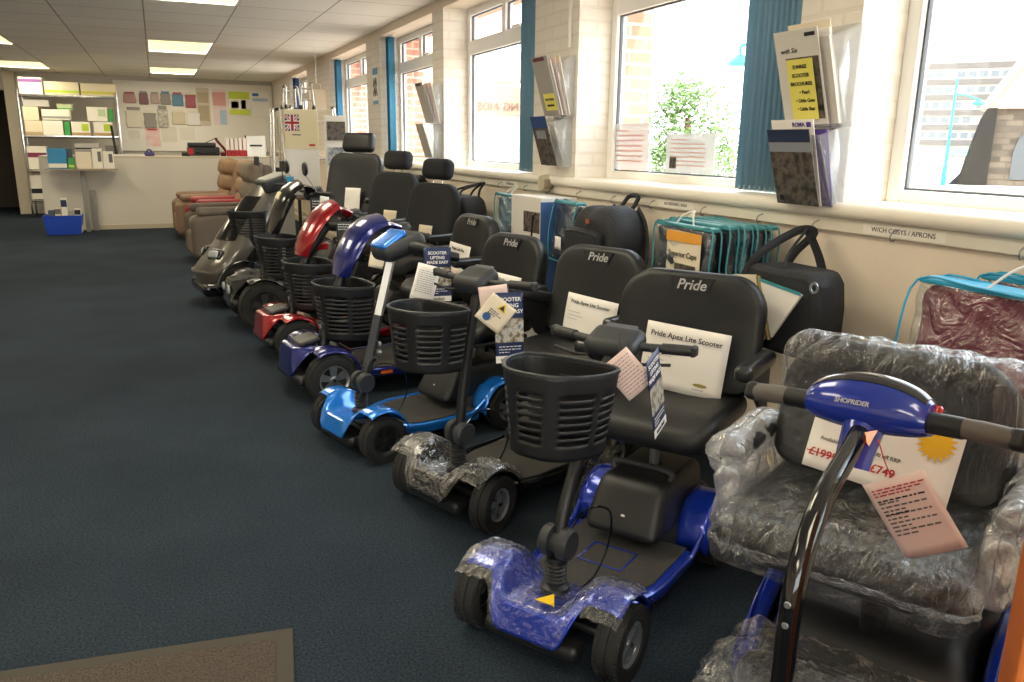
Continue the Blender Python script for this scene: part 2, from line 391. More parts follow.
struct(post, 'trim_3', mat('cream_post', 'd8cdb8', .7), smooth=False, bevel=.006)
struct(MB().bb((-.66, YB-.03, 1.18), (2.28, YB, 2.50)), 'trim_4', mat('pegboard_white', 'ece7dd', .7, noise=.03, nscale=1.5), smooth=False, bevel=.004)
# skirting: rough boxed pipe ledge along the right wall
sk = MB(); sk.rbox((WX-.035, 7.6, .06), (.07, 20.2, .12), .015, mid=0); sk.rbox((WX-.012, 7.6, .16), (.024, 20.2, .08), .008, mid=0)
struct(sk, 'baseboard_right', mat('worn_skirting', 'cbbfa9', .7, noise=.25, nscale=9), smooth=True)
# sill board (rounded nose) and hook rail under it
nose = [(WX+.245, 1.15), (WX-.03, 1.15)]+[(WX-.03-.028*sin(pi*j/6), 1.178-.028*cos(pi*j/6)) for j in range(1, 6)]+[(WX-.03, 1.206), (WX+.245, 1.206)]
sill = MB(); sill.loft([[(p[0], y, p[1]) for p in nose] for y in (-2.45, 17.68)]); 
o = struct(sill, 'window_sill', mat('sill_paint', 'efe7d8', .45), smooth=True)
# windows
for wi, (y0, y1) in enumerate(WIN):
    ft = .06; X0, X1 = WX+.215, WX+.285; z0, z1 = 1.206, HZ; zt0, zt1 = 2.13, 2.24
    f = MB()
    f.bb((X0, y0, z0-.05), (X1, y0+ft, z1)); f.bb((X0, y1-ft, z0-.05), (X1, y1, z1))
    f.bb((X0, y0+ft, z0-.05), (X1, y1-ft, z0+.045)); f.bb((X0, y0+ft, z1-.06), (X1, y1-ft, z1)); f.bb((X0, y0+ft, zt0), (X1, y1-ft, zt1))
    ym = y0+.57*(y1-y0); f.bb((X0, ym-.035, zt1), (X1, ym+.035, z1-.06))
    fo = struct(f, 'window_%d' % (wi+1), upvc, smooth=False, bevel=.006)
    g = MB(); g.bb((WX+.245, y0+ft, z0+.045), (WX+.25, y1-ft, zt0)); g.bb((WX+.245, y0+ft, zt1), (WX+.25, ym-.035, z1-.06)); g.bb((WX+.245, ym+.035, zt1), (WX+.25, y1-ft, z1-.06))
    g.build('pane', glass, fo, smooth=False)
    gk = MB()
    for (a, b_, c, d) in ((y0+ft, y1-ft, z0+.045, zt0), (y0+ft, ym-.035, zt1, z1-.06), (ym+.035, y1-ft, zt1, z1-.06)):
        for (p, q) in (((a, c), (b_, c+.008)), ((a, d-.008), (b_, d)), ((a, c), (a+.008, d)), ((b_-.008, c), (b_, d))):
            gk.bb((WX+.238, p[0], p[1]), (WX+.257, q[0], q[1]))
    gk.build('gasket', mat('grey_gasket', '5a5d62', .6), fo, smooth=False)
    if wi in (3, 4): 
        MB().rbox((X0-.02, ym-.3, zt1+.0), (.03, .12, .022), .008).build('window_handle', white_pl, fo)
# hook rail
rail_m = mat('rail_paint', 'e4dccb', .55)
rail = thing('hook_rail', 'long white painted wooden rail under the window sill with coat hooks', 'rail', (WX, 7.0, 1.125))
MB().box((-.013, 0, 0), (.022, 18.6, .05)).build('board', rail_m, rail, smooth=False, bevel=.004)
for hy in (1.50, 1.95, 2.31, 2.62, 3.0, 3.42, 3.8, 4.2, 4.62, 4.95, 5.4, 5.75):
    h = MB(); h.tube(smooth_path([(-.024, 0, .008), (-.045, 0, .0), (-.055, 0, -.012), (-.05, 0, -.03), (-.035, 0, -.028)], 4), .003, 6)
    h.lathe([(0, 0), (.009, 0), (.008, .003), (0, .004)], (0, 0, 0), 'x', 10)
    for i in range(len(h.v)): pass
    h.build('hook', steel, rail, loc=(0, hy-7.0, 0))
def rail_label(y, s, size, w_):
    l = thing('label_strip', 'small white "%s" label on the hook rail' % s, 'label', (WX-.0245, y, 1.125), (0, 0, -pi/2))
    MB().box((0, -.0006, 0), (w_, .001, .036)).build('paper', mat('label_white', 'efe9dc', .6), l, smooth=False)
    text(s, size, ink, l, (0, -.0018, 0))
rail_label(1.93, 'W/CH COSYS / APRONS', .024, .33)
rail_label(3.24, 'ACCESSORIES / BAGS', .020, .29)
rail_label(5.25, 'WATERPROOFS', .020, .25)
# vertical blinds, gathered in stacks
def cloth(name, c, tr=.35):
    m = bpy.data.materials.new(name); m.use_nodes = True; N = m.node_tree; N.nodes.clear(); o = N.nodes.new('ShaderNodeOutputMaterial'); d = N.nodes.new('ShaderNodeBsdfDiffuse'); t = N.nodes.new('ShaderNodeBsdfTranslucent'); x = N.nodes.new('ShaderNodeMixShader')
    d.inputs[0].default_value = srgb(c); t.inputs[0].default_value = srgb(c); x.inputs[0].default_value = tr
    N.links.new(d.outputs[0], x.inputs[1]); N.links.new(t.outputs[0], x.inputs[2]); N.links.new(x.outputs[0], o.inputs[0]); MATS[name] = m; return m
blind_m = cloth('blue_blind', '86aabd', .3)
blind_d = cloth('blue_blind_dark', '467c98', .2)
def blind(y, n, label, m, xin=WX+.11, step=.028, wd=.085, tilt=62):
    t = thing('vertical_blind', label, 'blind', (xin, y, 1.22), 0, 'vertical window blinds')
    for i in range(n):
        g = MB(); a = RAD(tilt+random.uniform(-3, 3))
        def fn(u, v, a=a): s = (u-.5)*wd; c = .006*(1-(2*u-1)**2); return (s*cos(a)-c*sin(a), s*sin(a)+c*cos(a), v*1.27)
        g.grid(fn, 6, 1); g.build('slat', m, t, solid=.0008, loc=(random.uniform(-.004, .004), i*step, 0))
        MB().rbox((0, 0, .0), (wd*.95*cos(a)+.005, .006, .022), .003, rot=(0, 0, 0)).build('weight', mat('blind_weight', 'a9bcc4', .5), t, loc=(0, i*step, .004), rot=(0, 0, a if False else 0))
    MB().box((0, (n-1)*step/2, 1.285), (.04, n*step+.3, .03)).build('headrail', white_pl, t, smooth=False)
    return t
blind(2.60, 10, 'light blue vertical blind stack behind the two-tier brochure holder nearest the camera', blind_m, xin=WX+.10, step=.033, tilt=-38)
blind(4.99, 8, 'blue vertical blind stack beside the second brochure holder, over a radiator-side pier', blind_m, xin=WX+.07, step=.03, tilt=-25)
blind(8.74, 4, 'dark blue vertical blind stack at the left jamb behind the far brochure holder', blind_d, xin=WX+.09, step=.035, tilt=20)
blind(11.48, 4, 'dark blue blind stack above and behind the farthest scooter headrest', blind_d, xin=WX+.09, step=.035, tilt=20)
blind(15.1, 7, 'navy vertical blind stack in the farthest window above the walking frames', mat('navy_blind', '27406e', .8), xin=WX+.09, step=.035, tilt=20)
# foreground door edge
dr = thing('door_1', None, None, (.725, .43, 0), RAD(-38)); dr.location.x = .745; dr['kind'] = 'structure'
dd = MB(); dd.box((.40, .022, 1.0), (.80, .044, 2.0)); dd.build('door_leaf', wood, dr, smooth=False, bevel=.004)
hh = MB(); hh.rbox((.055, -.006, 1.0), (.042, .012, .17), .006); hh.tube([(.055, -.01, 1.03), (.055, -.05, 1.03)], .009); hh.tube(smooth_path([(.055, -.05, 1.03), (.075, -.055, 1.03), (.16, -.05, 1.028)], 5), .009)
hh.build('door_handle', mat('bronze', '4a3524', .4, metal=.6), dr)
# entrance mat
mt = thing('doormat', 'brown ribbed entrance mat with flat rubber border on the blue carpet', 'mat', (-.86, 1.70, 0), RAD(-7.5))
MB().box((.09, 0, .004), (1.9, 1.18, .008)).build('rubber_border', mat('mat_border', '3b362c', .7), mt, smooth=False, bevel=.003)
MB().box((.09, 0, .010), (1.80, 1.08, .006)).build('pile', mat('mat_pile', '4d433b', .95, noise=.5, nscale=170, bump=.8, bscale=160), mt, smooth=False)
# ================================================================ OUTSIDE
def pol(az, r, z=0): a = RAD(az); return Vector((r*sin(a), r*cos(a), z))
struct(MB().bb((WX+.5, -30, -.4), (230, 230, -.3)), 'ground', mat('pavement', 'b8b0a6', .9), smooth=False)
# office block
ofb = thing('office_building', 'white office block with dark horizontal window bands seen through the nearest window', 'building', pol(52.3, 122, -.3), RAD(-52.3))
MB().bb((-20, 0, 0), (22, 14, 12.6)).build('walls', mat('office_wall', '9b968e', .8), ofb, smooth=False)
MB().bb((-9, 3, 12.6), (0, 9, 15.6)).build('roof_plant_room', MATS['office_wall'], ofb, smooth=False)
gb = mat('dark_spandrel', '57514d', .6); wn = mat('office_glass', '5f666b', .4)
for i, z in enumerate((2.2, 4.15, 6.0, 7.9, 9.8, 11.8)):
    MB().bb((-20.1, -.25, z), (22.1, 0, z+.65)).build('spandrel_band', gb, ofb, smooth=False)
    if i < 5:
        for j in range(28):
            if (j+i) % 7 == 3: continue
            x = -19+j*1.25; MB().bb((x, -.08, z+.9), (x+.85, 0, z+1.6)).build('office_window', wn, ofb, smooth=False)
MB().bb((-19, -.4, .9), (21, 0, 1.7)).build('shop_fascia', mat('fascia_cyan', '6fa9a8', .6), ofb, smooth=False)
# stone church
ch = thing('stone_building', 'old stone church-like building with steep tiled gable roof at the right edge', 'building', pol(53.9, 46, -.3), RAD(-53.9))
stone = brick_mat('stone_wall', '75685a', '463e35', '574f45', 1, .75, .28, .03, .95, .5, 'XZ', .4)
roofm = brick_mat('clay_tiles', 'a08272', '937567', '84685b', 1, .45, .32, .02, .9, .3, 'XZ', .5)
MB().bb((0, 0, 0), (14, 9, 3.75)).build('walls', stone, ch, smooth=False)
MB().prism([(-1.6, 0), (.05, 0), (.05, 3.62), (-.39, 3.62), (-.62, 3.1), (-.93, 1.7), (-1.16, .55)], -.9, .6, M=Matrix.Rotation(pi/2, 4, 'X')).build('buttress', mat('dark_stone', '1c1815', .95, noise=.3, nscale=2), ch, smooth=False)
rf = MB(); rf.add([(-.5, -.35, 3.6), (14, -.35, 3.6), (14, 4.5, 11.5), (4.1, 4.5, 11.5), (-.5, 9.3, 3.6), (14, 9.3, 3.6)], [(0, 1, 2, 3), (0, 3, 4), (4, 3, 2, 5), (0, 4, 5, 1)])
rf.build('roof', roofm, ch, smooth=False)
MB().tube([(-.55, -.45, 3.55), (4.0, 4.4, 11.5)], .22, 4).build('coping', mat('coping_stone', 'b3a797', .9), ch, smooth=False)
wa = [(.95, .3), (2.5, .3), (2.5, 1.6), (2.35, 2.2), (2.05, 2.65), (1.72, 2.95), (1.4, 2.65), (1.1, 2.2), (.95, 1.6)]
MB().prism(wa, .0, .1, M=Matrix.Rotation(pi/2, 4, 'X')).build('arched_window', mat('leaded_glass', '4c5053', .4), ch, smooth=False)
wl = thing('stone_wall', 'low pale stone wall just outside the nearest window', 'wall', pol(53, 11.5, -.3), RAD(-53))
MB().box((0, 0, .58), (7.0, .3, 1.16)).build('masonry', mat('pale_wall_stone', '9c8d76', .9, noise=.1, nscale=3), wl, smooth=False); MB().box((0, 0, 1.2), (7.1, .38, .08)).build('coping', MATS['coping_stone'], wl, smooth=False)
turq = mat('turquoise_paint', '1f9485', .4)
def street_lamp(az, r, hgt, label, arm=1.1, side=1):
    t = thing('street_lamp', label, 'street lamp', pol(az, r, -.3), RAD(-az))
    MB().tube([(0, 0, 0), (0, 0, .9), (0, 0, 1.0), (0, 0, hgt)], [.11, .11, .07, .05], 10).build('pole', turq, t)
    MB().tube(smooth_path([(0, 0, hgt-.7), (side*.4, 0, hgt-.75), (side*arm, 0, hgt-.95)], 5), .035, 8).build('arm', turq, t)
    MB().lathe([(0, .22), (.08, .2), (.26, .05), (.3, 0), (.24, -.04), (0, -.05)], (side*arm, 0, hgt-1.15), 'z', 16).build('lantern', turq, t)
street_lamp(51.6, 44, 4.9, 'turquoise street lamp in front of the office block, seen through the nearest window', 1.0)
street_lamp(39.9, 20, 4.7, 'turquoise street lamp head seen beside the light blue blind', .42, -1)
# tree
tr = thing('tree', 'leafy green tree seen through the window behind the brochure holder', 'tree', pol(35.6, 40, -.3)); tr.scale = (1.4, 1.4, 1.25)
MB().tube([(0, 0, 0), (.05, 0, 1.2), (0, .05, 2.4)], [.2, .15, .1], 8).build('trunk', mat('bark', '6a5443', .9), tr)
lf = MB(); rnd = random.Random(3)
cl = [(0, 0, 2.6, 1.5), (-1.0, .2, 1.9, 1.1), (1.05, 0, 1.9, 1.1), (0, 0, 3.3, .9), (.3, 0, 1.3, 1.3), (-.7, 0, 1.0, .9), (1.0, 0, 1.0, .9), (-.5, 0, 3.0, .8)]
for (cx, cy, cz, cr_) in cl:
    for i in range(420):
        d = Vector((rnd.gauss(0, 1), rnd.gauss(0, 1), rnd.gauss(0, 1))).normalized()*cr_*(rnd.random()**.4)
        c = Vector((cx, cy, cz))+d; a = Vector((rnd.uniform(-1, 1), rnd.uniform(-1, 1), rnd.uniform(-1, 1))).normalized(); b2 = a.orthogonal().normalized(); s = rnd.uniform(.07, .13)
        lf.add([c-a*s, c+b2*s*.5, c+a*s, c-b2*s*.5], [(0, 1, 2, 3)])
lf.build('foliage', mat('leaf_green', '58793a', .7, noise=.3, nscale=2), tr, smooth=False)
# shop across the street
sh = thing('shop_building', 'pale shop across the street with mirrored brown fascia lettering', 'building', pol(22.9, 31, -.3), RAD(-22.9))
MB().bb((-9, 0, 0), (3.6, 6, 3.1)).build('walls', mat('pale_render', 'b9b5ae', .8), sh, smooth=False)
MB().bb((-5, -.25, 2.75), (3.0, 0, 3.95)).build('fascia_board', mat('tan_fascia', '9c7d68', .7), sh, smooth=False)
tx = text('NG AIDS', .40, mat('brown_letter', '5f4336', .6), sh, (-.2, -.3, 3.02), bold=.02); tx.scale = (-1, 1, 1)
for x in (-.9, .5): 
    MB().bb((x, -.06, 1.5), (x+.55, 0, 2.1)).build('shop_window', mat('shop_glass', '9aa3a2', .3), sh, smooth=False)
MB().prism([(-9.3, 3.1), (3.9, 3.1), (2.5, 5.0), (-7.5, 5.0)], -6, -.0, M=Matrix.Rotation(pi/2, 4, 'X')).build('roof', mat('grey_roof', 'a3988c', .9), sh, smooth=False)
hd = thing('hedge', 'low green hedge beyond the shop fascia', 'hedge', pol(33.5, 48, -.3), RAD(-33))
hb = MB()
for i in range(2600):
    c = Vector((rnd.uniform(-1.5, 9.5), rnd.uniform(-.4, .4), rnd.uniform(0, 1.7))); a = Vector((rnd.uniform(-1, 1), rnd.uniform(-1, 1), rnd.uniform(-1, 1))).normalized(); b2 = a.orthogonal().normalized(); s = rnd.uniform(.08, .14)
    hb.add([c-a*s, c+b2*s*.5, c+a*s, c-b2*s*.5], [(0, 1, 2, 3)])
hb.build('foliage', MATS['leaf_green'], hd, smooth=False)
# ================================================================ MOBILITY SCOOTERS
def paint(name, c, metal=.35, rough=.22): return mat(name, c, rough, metal=metal, coat=1.0)
P_BLUE = paint('royal_blue_paint', '1c3bb4'); P_SKY = paint('bright_blue_paint', '1a7be0'); P_NAVY = paint('navy_blue_paint', '15206e'); P_RED = paint('red_paint', '9c1420')
P_BLACK = paint('black_paint', '101114', 0); P_GREY = paint('gunmetal_paint', '5b564e', .4, .35); P_SHOP = paint('deep_blue_paint', '17309a', .1)
def wheel(sc, x, y, r, w_, side, rimmat=silver, spokes=5, steer=0, tyre=rubber):
    o = MB(); h = w_/2; ri = r*.60
    prof = [(ri, -h*.75), (ri+.006, -h*.92), (r*.84, -h), (r*.95, -h*.86), (r*.975, -h*.72)]
    for g in (-.42, 0, .42): prof += [(r, (g-.12)*w_), (r, (g-.05)*w_*1.0), (r-.005, (g-.04)*w_), (r-.005, (g+.04)*w_), (r, (g+.05)*w_)]
    prof += [(r*.975, h*.72), (r*.95, h*.86), (r*.84, h), (ri+.006, h*.92), (ri, h*.75), (ri, -h*.75)]
    o.lathe(prof, (0, 0, 0), 'y', 40)
    for k in range(40):     # shoulder lugs
        a = 2*pi*k/40
        for s in (-1, 1): o.box(((r-.0005)*cos(a), s*h*.80, (r-.0005)*sin(a)), (.007, w_*.14, r*.07), (0, -a, 0))
    t = o.build('wheel', tyre, sc, loc=(x, y, r), rot=(0, 0, steer))
    m = MB(); f = side*h*.62
    m.lathe([(ri*1.005, -h*.7), (ri*.90, -h*.6), (ri*.88, f*.2), (ri*.88, f), (ri*1.005, side*h*.80), (ri*1.005, -h*.7)], (0, 0, 0), 'y', 36, 0)
    m.lathe([(0, f*.35-.002), (ri*.89, f*.35-.002), (ri*.89, f*.35), (0, f*.35)], (0, 0, 0), 'y', 30, 1)
    m.lathe([(0, f*.3), (ri*.28, f*.3), (ri*.26, f), (ri*.12, f*1.15), (0, f*1.15)], (0, 0, 0), 'y', 20, 0)
    m.lathe([(0, f*1.16), (ri*.12, f*1.16), (ri*.11, f*1.3), (0, f*1.3)], (0, 0, 0), 'y', 12, 1)
    for k in range(spokes):
        a = 2*pi*k/spokes+.3; c0, s0 = cos(a), sin(a); px, pz = -s0, c0
        a0, a1 = ri*.2, ri*.92; w0, w1 = ri*.13, ri*.27
        ps = [(a0*c0+px*w0, a0*s0+pz*w0), (a1*c0+px*w1, a1*s0+pz*w1), (a1*c0-px*w1, a1*s0-pz*w1), (a0*c0-px*w0, a0*s0-pz*w0)]
        vs = [(p[0], f*.95, p[1]) for p in ps]+[(p[0], f*.4, p[1]) for p in ps]
        m.add(vs, [(0, 1, 2, 3), (7, 6, 5, 4), (0, 4, 5, 1), (1, 5, 6, 2), (2, 6, 7, 3), (3, 7, 4, 0)], 0)
    m.build('rim', [rimmat, black], t)
    return t
def cover_fn(W, r, zc, gap=.05, nose=.13, low=.10, mid_top=.19, x0=0, a0=-10, a1=160, off=0.0, aw=60, rn=None, ang=0):
    """surface across the axle: an arch over each wheel, a low nose between them"""
    def fn(u, v):
        y = (u*2-1)*W; k = sstep((abs(y)-gap)/(W*.34)); aa = a0+(aw-a0)*k; a = RAD(aa+(a1-aa)*v)
        ar = Vector((cos(a)*(r+off), y, zc+sin(a)*(r+off)))
        if v < .35: q = v/.35; nz = Vector((nose-.02*q, y, low+(mid_top-low)*q))
        else: q = (v-.35)/.65; nz = Vector((nose-.02-(nose+r*.95)*q, y, mid_top-.01*q-.05*q*q))
        nz += Vector((off, 0, off))
        p = nz.lerp(ar, k)
        e = sstep((abs(y)/W-.88)/.12); p.z -= e*.012; p.x *= (1-e*.05)
        if rn: p += Vector((rn.uniform(-1, 1), rn.uniform(-1, 1), rn.uniform(-1, 1)))*.0035
        return (p.x+x0, p.y, p.z)
    return fn
def basket(sc, loc, w_=.33, d=.25, h=.25, rot=(0, 0, 0), m=black, rows=22, taper=.82):
    pts = [(0, -w_/2), (d*.50, -w_/2*1.02), (d*.86, -w_*.34), (d, -w_*.16), (d, w_*.16), (d*.86, w_*.34), (d*.50, w_/2*1.02), (0, w_/2)]
    for _ in range(2):
        q = []
        for i in range(len(pts)):
            a, b = Vector(pts[i]), Vector(pts[(i+1) % len(pts)]); q += [tuple(a*.78+b*.22), tuple(a*.22+b*.78)]
        pts = q
    P = [Vector(p) for p in pts]; L = [0]
    for i in range(len(P)): L.append(L[-1]+(P[(i+1) % len(P)]-P[i]).length)
    n = 72; R = []
    for k in range(n):
        s = L[-1]*k/n; i = max(j for j in range(len(P)) if L[j] <= s+1e-9); f = (s-L[i])/(L[i+1]-L[i]); R.append(P[i].lerp(P[(i+1) % len(P)], f))
    cx = d*.45
    def at(k, v):     # v=0 bottom .. 1 top
        s = taper+(1-taper)*v; p = R[k % n]; return (cx*(.55+.45*s)+(p.x-cx)*s, p.y*s, h*v)
    vs = [at(k, j/rows) for k in range(n) for j in range(rows+1)]; fs = []
    tot = L[-1]
    # panel centres along the outline, by angle
    def panel(k):
        a = R[k]+R[(k+1) % n]; a = a/2; ang = math.degrees(math.atan2(a.y, a.x-cx))
        for c, hw in ((0, 17), (55, 20), (-55, 20), (103, 17), (-103, 17)):
            if abs(ang-c) < hw: return True
        return False
    for k in range(n):
        pk = panel(k)
        for j in range(rows):
            if pk and 4 <= j < rows-5 and j % 2 == 0: continue
            a = k*(rows+1)+j; b = ((k+1) % n)*(rows+1)+j; fs.append((a, b, b+1, a+1))
    o = MB().add(vs, fs)
    o.add([at(k, .0) for k in range(n)]+[(cx, 0, 0)], [((k+1) % n, k, n) for k in range(n)])
    b = o.build('basket', m, sc, loc=loc, rot=rot, solid=.004)
    rim = MB().tube([at(k, 1) for k in list(range(n))+[0, 1]], .006, 6, cap=False); rim.build('basket_rim', dark, b)
    MB().tube(smooth_path([(.0, -w_*.3, h), (-.01, -w_*.25, h+.0), (-.015, 0, h+.0), (-.01, w_*.25, h), (0, w_*.3, h)], 4), .005, 6).build('basket_handle', black, b)
    MB().bb((-.03, -.05, h*.45), (.006, .05, h*.80)).build('mounting_bracket', dark, b, smooth=False, bevel=.004)
    return b
def seat_group(sc, x, z, back_x, back_top, w_=.46, lean=9, hr=False, badge=True, arms=True, m=vinyl, arm_l=(0, 0), arm_r=(0, 0), hw=.30, depth=.42, armz=.20, bw=None, swivel=0):
    bw = bw or w_
    cz = z; first = set(sc.children)
    out = rrect(depth, w_, (.09, .05, .05, .09), 6)
    def fn(p): return (p[0], p[1], p[2]+.10*(p[1]/w_)**2*2*.5-(.035*sstep((p[0]-depth*.22)/(depth*.28))))
    s = MB().slab(out, .085, .035, fn).build('seat', m, sc, loc=(x, 0, cz))
    MB().slab([(p[0]*.9, p[1]*.9) for p in out], .02, .008).build('seat_pan', black, s, loc=(0, 0, -.05))
    bh = back_top-(cz+.045)
    bo = rrect(bw, bh, (.13, .13, .07, .07), 8)
    def f2(p): return (p[0], p[1], p[2]+.22*p[0]*p[0]+.05*sstep((-p[1]-bh*.1)/(bh*.4))*.6)
    M = Matrix(((0, 0, 1, 0), (1, 0, 0, 0), (0, 1, 0, 0), (0, 0, 0, 1)))   # x->y, y->z, z->x
    b = MB().slab(bo, .075, .03, f2, M).build('backrest', m, sc, loc=(back_x, 0, cz+.045+bh/2), rot=(0, RAD(-lean), 0))
    MB().slab([(p[0]*.93, p[1]*.93) for p in bo], .012, .005, lambda p: (p[0], p[1], p[2]+.22*p[0]*p[0]), M).build('back_shell', black, b, loc=(-.042, 0, 0))
    if badge:
        pn = [(-.085, .0), (.085, .0), (.055, -.055), (-.055, -.055)]
        pl = MB().prism(pn, 0, .003, M=M).build('badge_panel', mat('badge_vinyl', '1a1b1e', .5), b, smooth=False, loc=(.0395, 0, bh/2-.022))
        for sy in (-1, 1): MB().tube([(.043+.22*.15**2, sy*.085, bh/2-.02), (.041, sy*.055, bh/2-.08), ], .0018, 5).build('seam', MATS['badge_vinyl'], b)
        t_ = text('Pride', .052, ink_silver, b, (.0445, 0, bh/2-.05), (pi/2, 0, pi/2), bold=.012, shear=.25, depth=.001)
    if hr:
        h = MB(); h.rbox((0, 0, 0), (.11, hw, .135*hw/.26), .05); h.build('headrest', m, b, loc=(.01, 0, bh/2+.10))
        for sy in (-.05, .05): MB().tube([(0, sy, bh/2-.03), (0, sy, bh/2+.05)], .006, 8).build('headrest_post', chrome, b)
    if arms:
        for sy, (dy, pit) in ((1, arm_l), (-1, arm_r)):
            ar = MB(); L = .29
            ar.rbox((L/2-.02, 0, 0), (L, .062, .055), .022)
            a = ar.build('armrest', mat('armrest_pad', '26282c', .28, coat=.3), sc, loc=(back_x+.03, sy*(w_/2+.045+dy), cz+armz), rot=(0, RAD(-pit), 0))
            br = MB(); br.prism([(-.03, -.02), (.23, -.02), (.17, -.06), (.05, -.17), (-.03, -.19)], -.008, .008, M=Matrix.Rotation(pi/2, 4, 'X'))
            br.tube([(-.02, -sy*.05, -.14), (-.02, 0, -.14)], .014, 10)
            br.build('armrest_bracket', black, a, bevel=.004)
    for q in set(sc.children)-first:
        dx, dy = q.location.x-x, q.location.y; ca, sa = cos(RAD(swivel)), sin(RAD(swivel))
        q.location.x = x+dx*ca-dy*sa; q.location.y = dx*sa+dy*ca; q.rotation_euler.z += RAD(swivel)
    return s, b
def tiller_tube(sc, pts, r=.019, m=black, name='tiller'):
    return MB().tube(smooth_path(pts, 6), r, 14).build(name, m, sc)
def handlebar(sc, loc, w_=.50, yaw=0, pod=(.13, .15, .07), m=dark, gm=grip_m, sweep=.04, drop=0, gr=.0165, podm=None, levers=True, tilt=20):
    h = MB().rbox((0, 0, 0), pod, .03, (0, RAD(tilt), 0)).build('tiller_head', podm or m, sc, loc=loc, rot=(0, 0, yaw))
    MB().rbox((0, 0, 0), (pod[0]*.6, pod[1]*.6, .01), .004).build('control_panel', mat('panel_grey', '4b4e52', .4), h, loc=(-.018*1, 0, pod[2]/2-.001), rot=(0, RAD(tilt), 0))
    for s in (-1, 1):
        p = smooth_path([(0, s*.03, 0), (0, s*w_*.2, .0), (-sweep*.5, s*w_*.34, -drop*.5), (-sweep, s*w_*.5, -drop)], 5)
        MB().tube(p[:11], .013, 12).build('handlebar', m, h)
        g = MB().tube(p[9:], gr, 14); e = p[-1]; g.rbox(e, (gr*2.05, .02, gr*2.05), .009); g.build('grip', gm, h)
        if levers: MB().tube(smooth_path([(.02, s*.05, -.035), (.045, s*.10, -.04), (.03, s*.19, -.032)], 4), .005, 8).build('lever', black, h)
    return h
def rear_unit(sc, wb, W, r, m, z=.26, batt=True, fx=.30, trim=None):
    o = MB(); o.rbox((-wb-.02, 0, r+.03), (.40, W*1.35, .13), .05, fn=lambda p: (p[0], p[1]*(1-.1*(p[2]+.06)/.12), p[2])); o.build('motor_cover', dark, sc)
    for s in (-1, 1):
        f = MB()
        def fn(u, v, s=s): a = RAD(-5+185*u); y = W*.62+(W-.0-W*.62+.03)*v; return (-wb+cos(a)*(r+.03), s*y, r+sin(a)*(r+.028)-.010*sstep((v-.8)/.2))
        f.grid(fn, 16, 4); f.build('rear_fender', m, sc, solid=.005)
    if batt:
        b = MB(); hx = .17; b.rbox((-wb+.08, 0, z-.02), (.38, W*1.28, .17), .035, fn=lambda p: (p[0]-.10*(p[2]/.17)*(1 if p[0] > 0 else 0), p[1]*(1-.14*(p[2]/.17+.5)), p[2]))
        b = b.build('battery_box', black, sc)
        h = MB().tube(smooth_path([(-wb+.14, -.10, z+.055), (-wb+.13, -.09, z+.085), (-wb+.13, .09, z+.085), (-wb+.14, .10, z+.055)], 4), .011, 8).build('carry_handle', dark, b)
        MB().lathe([(0, 0), (.012, 0), (.011, .006), (0, .008)], (-wb+.275, .05*0, z-.045), 'x', 14).build('charge_port', white_pl, b)
def deck(sc, x0, x1, W, z, m, edge=True, mm=mat_floor):
    out = [(x0, -W*.55), (x0-.06, -W*.80), (x0-.16, -W*.9), (x1, -W*.92), (x1, W*.92), (x0-.16, W*.9), (x0-.06, W*.80), (x0, W*.55)]
    d = MB().prism(out, z-.045, z).build('deck', m, sc, bevel=.008)
    MB().prism([(p[0]*1.0-.012 if p[0] > x0-.1 else p[0], p[1]*.88) for p in out], 0, .006).build('deck_mat', mm, d, loc=(0, 0, z), bevel=.002)
    for s in (-1, 1):
        MB().tube(smooth_path([(x0-.02, s*W*.74, z-.01), (x0-.14, s*W*.90, z-.005), (x0-.3, s*W*.92, z-.008), (x1+.04, s*W*.94, z), (x1-.03, s*W*.96, z+.05)], 5), .013, 8, sq=(1, .7)).build('deck_edge', m, sc)
def hose(sc, pts, r=.0035, name='cable', m=None): return MB().tube(smooth_path(pts, 8), r, 6).build(name, m or gloss_black, sc)
def place(label, loc, yaw, group=None): return thing('mobility_scooter', label, 'mobility scooter', (loc[0], loc[1], 0), RAD(yaw), group)
def chassis(sc, wb, W, r):
    c = MB(); c.bb((-wb-.1, -.07, .05), (.06, .07, .09)); c.tube([(0, -W+.05, r), (0, W-.05, r)], .014, 8); c.tube([(-wb, -W+.05, r), (-wb, W-.05, r)], .018, 8)
    c.bb((.02, -W*.55, .06), (.10, W*.55, .085)); c.build('chassis', black, sc, bevel=.004)
def film_on(sc, W, r, x0=0, seed=1, off=.018, fn=None):
    rn = random.Random(seed); f = MB(); f.grid(fn or cover_fn(W+.012, r, .1, off=off, a0=-25, a1=166, x0=x0, rn=rn, gap=.06, mid_top=.18, aw=46), 60, 36)
    return f.build('plastic_wrap', film, sc, auto=180)

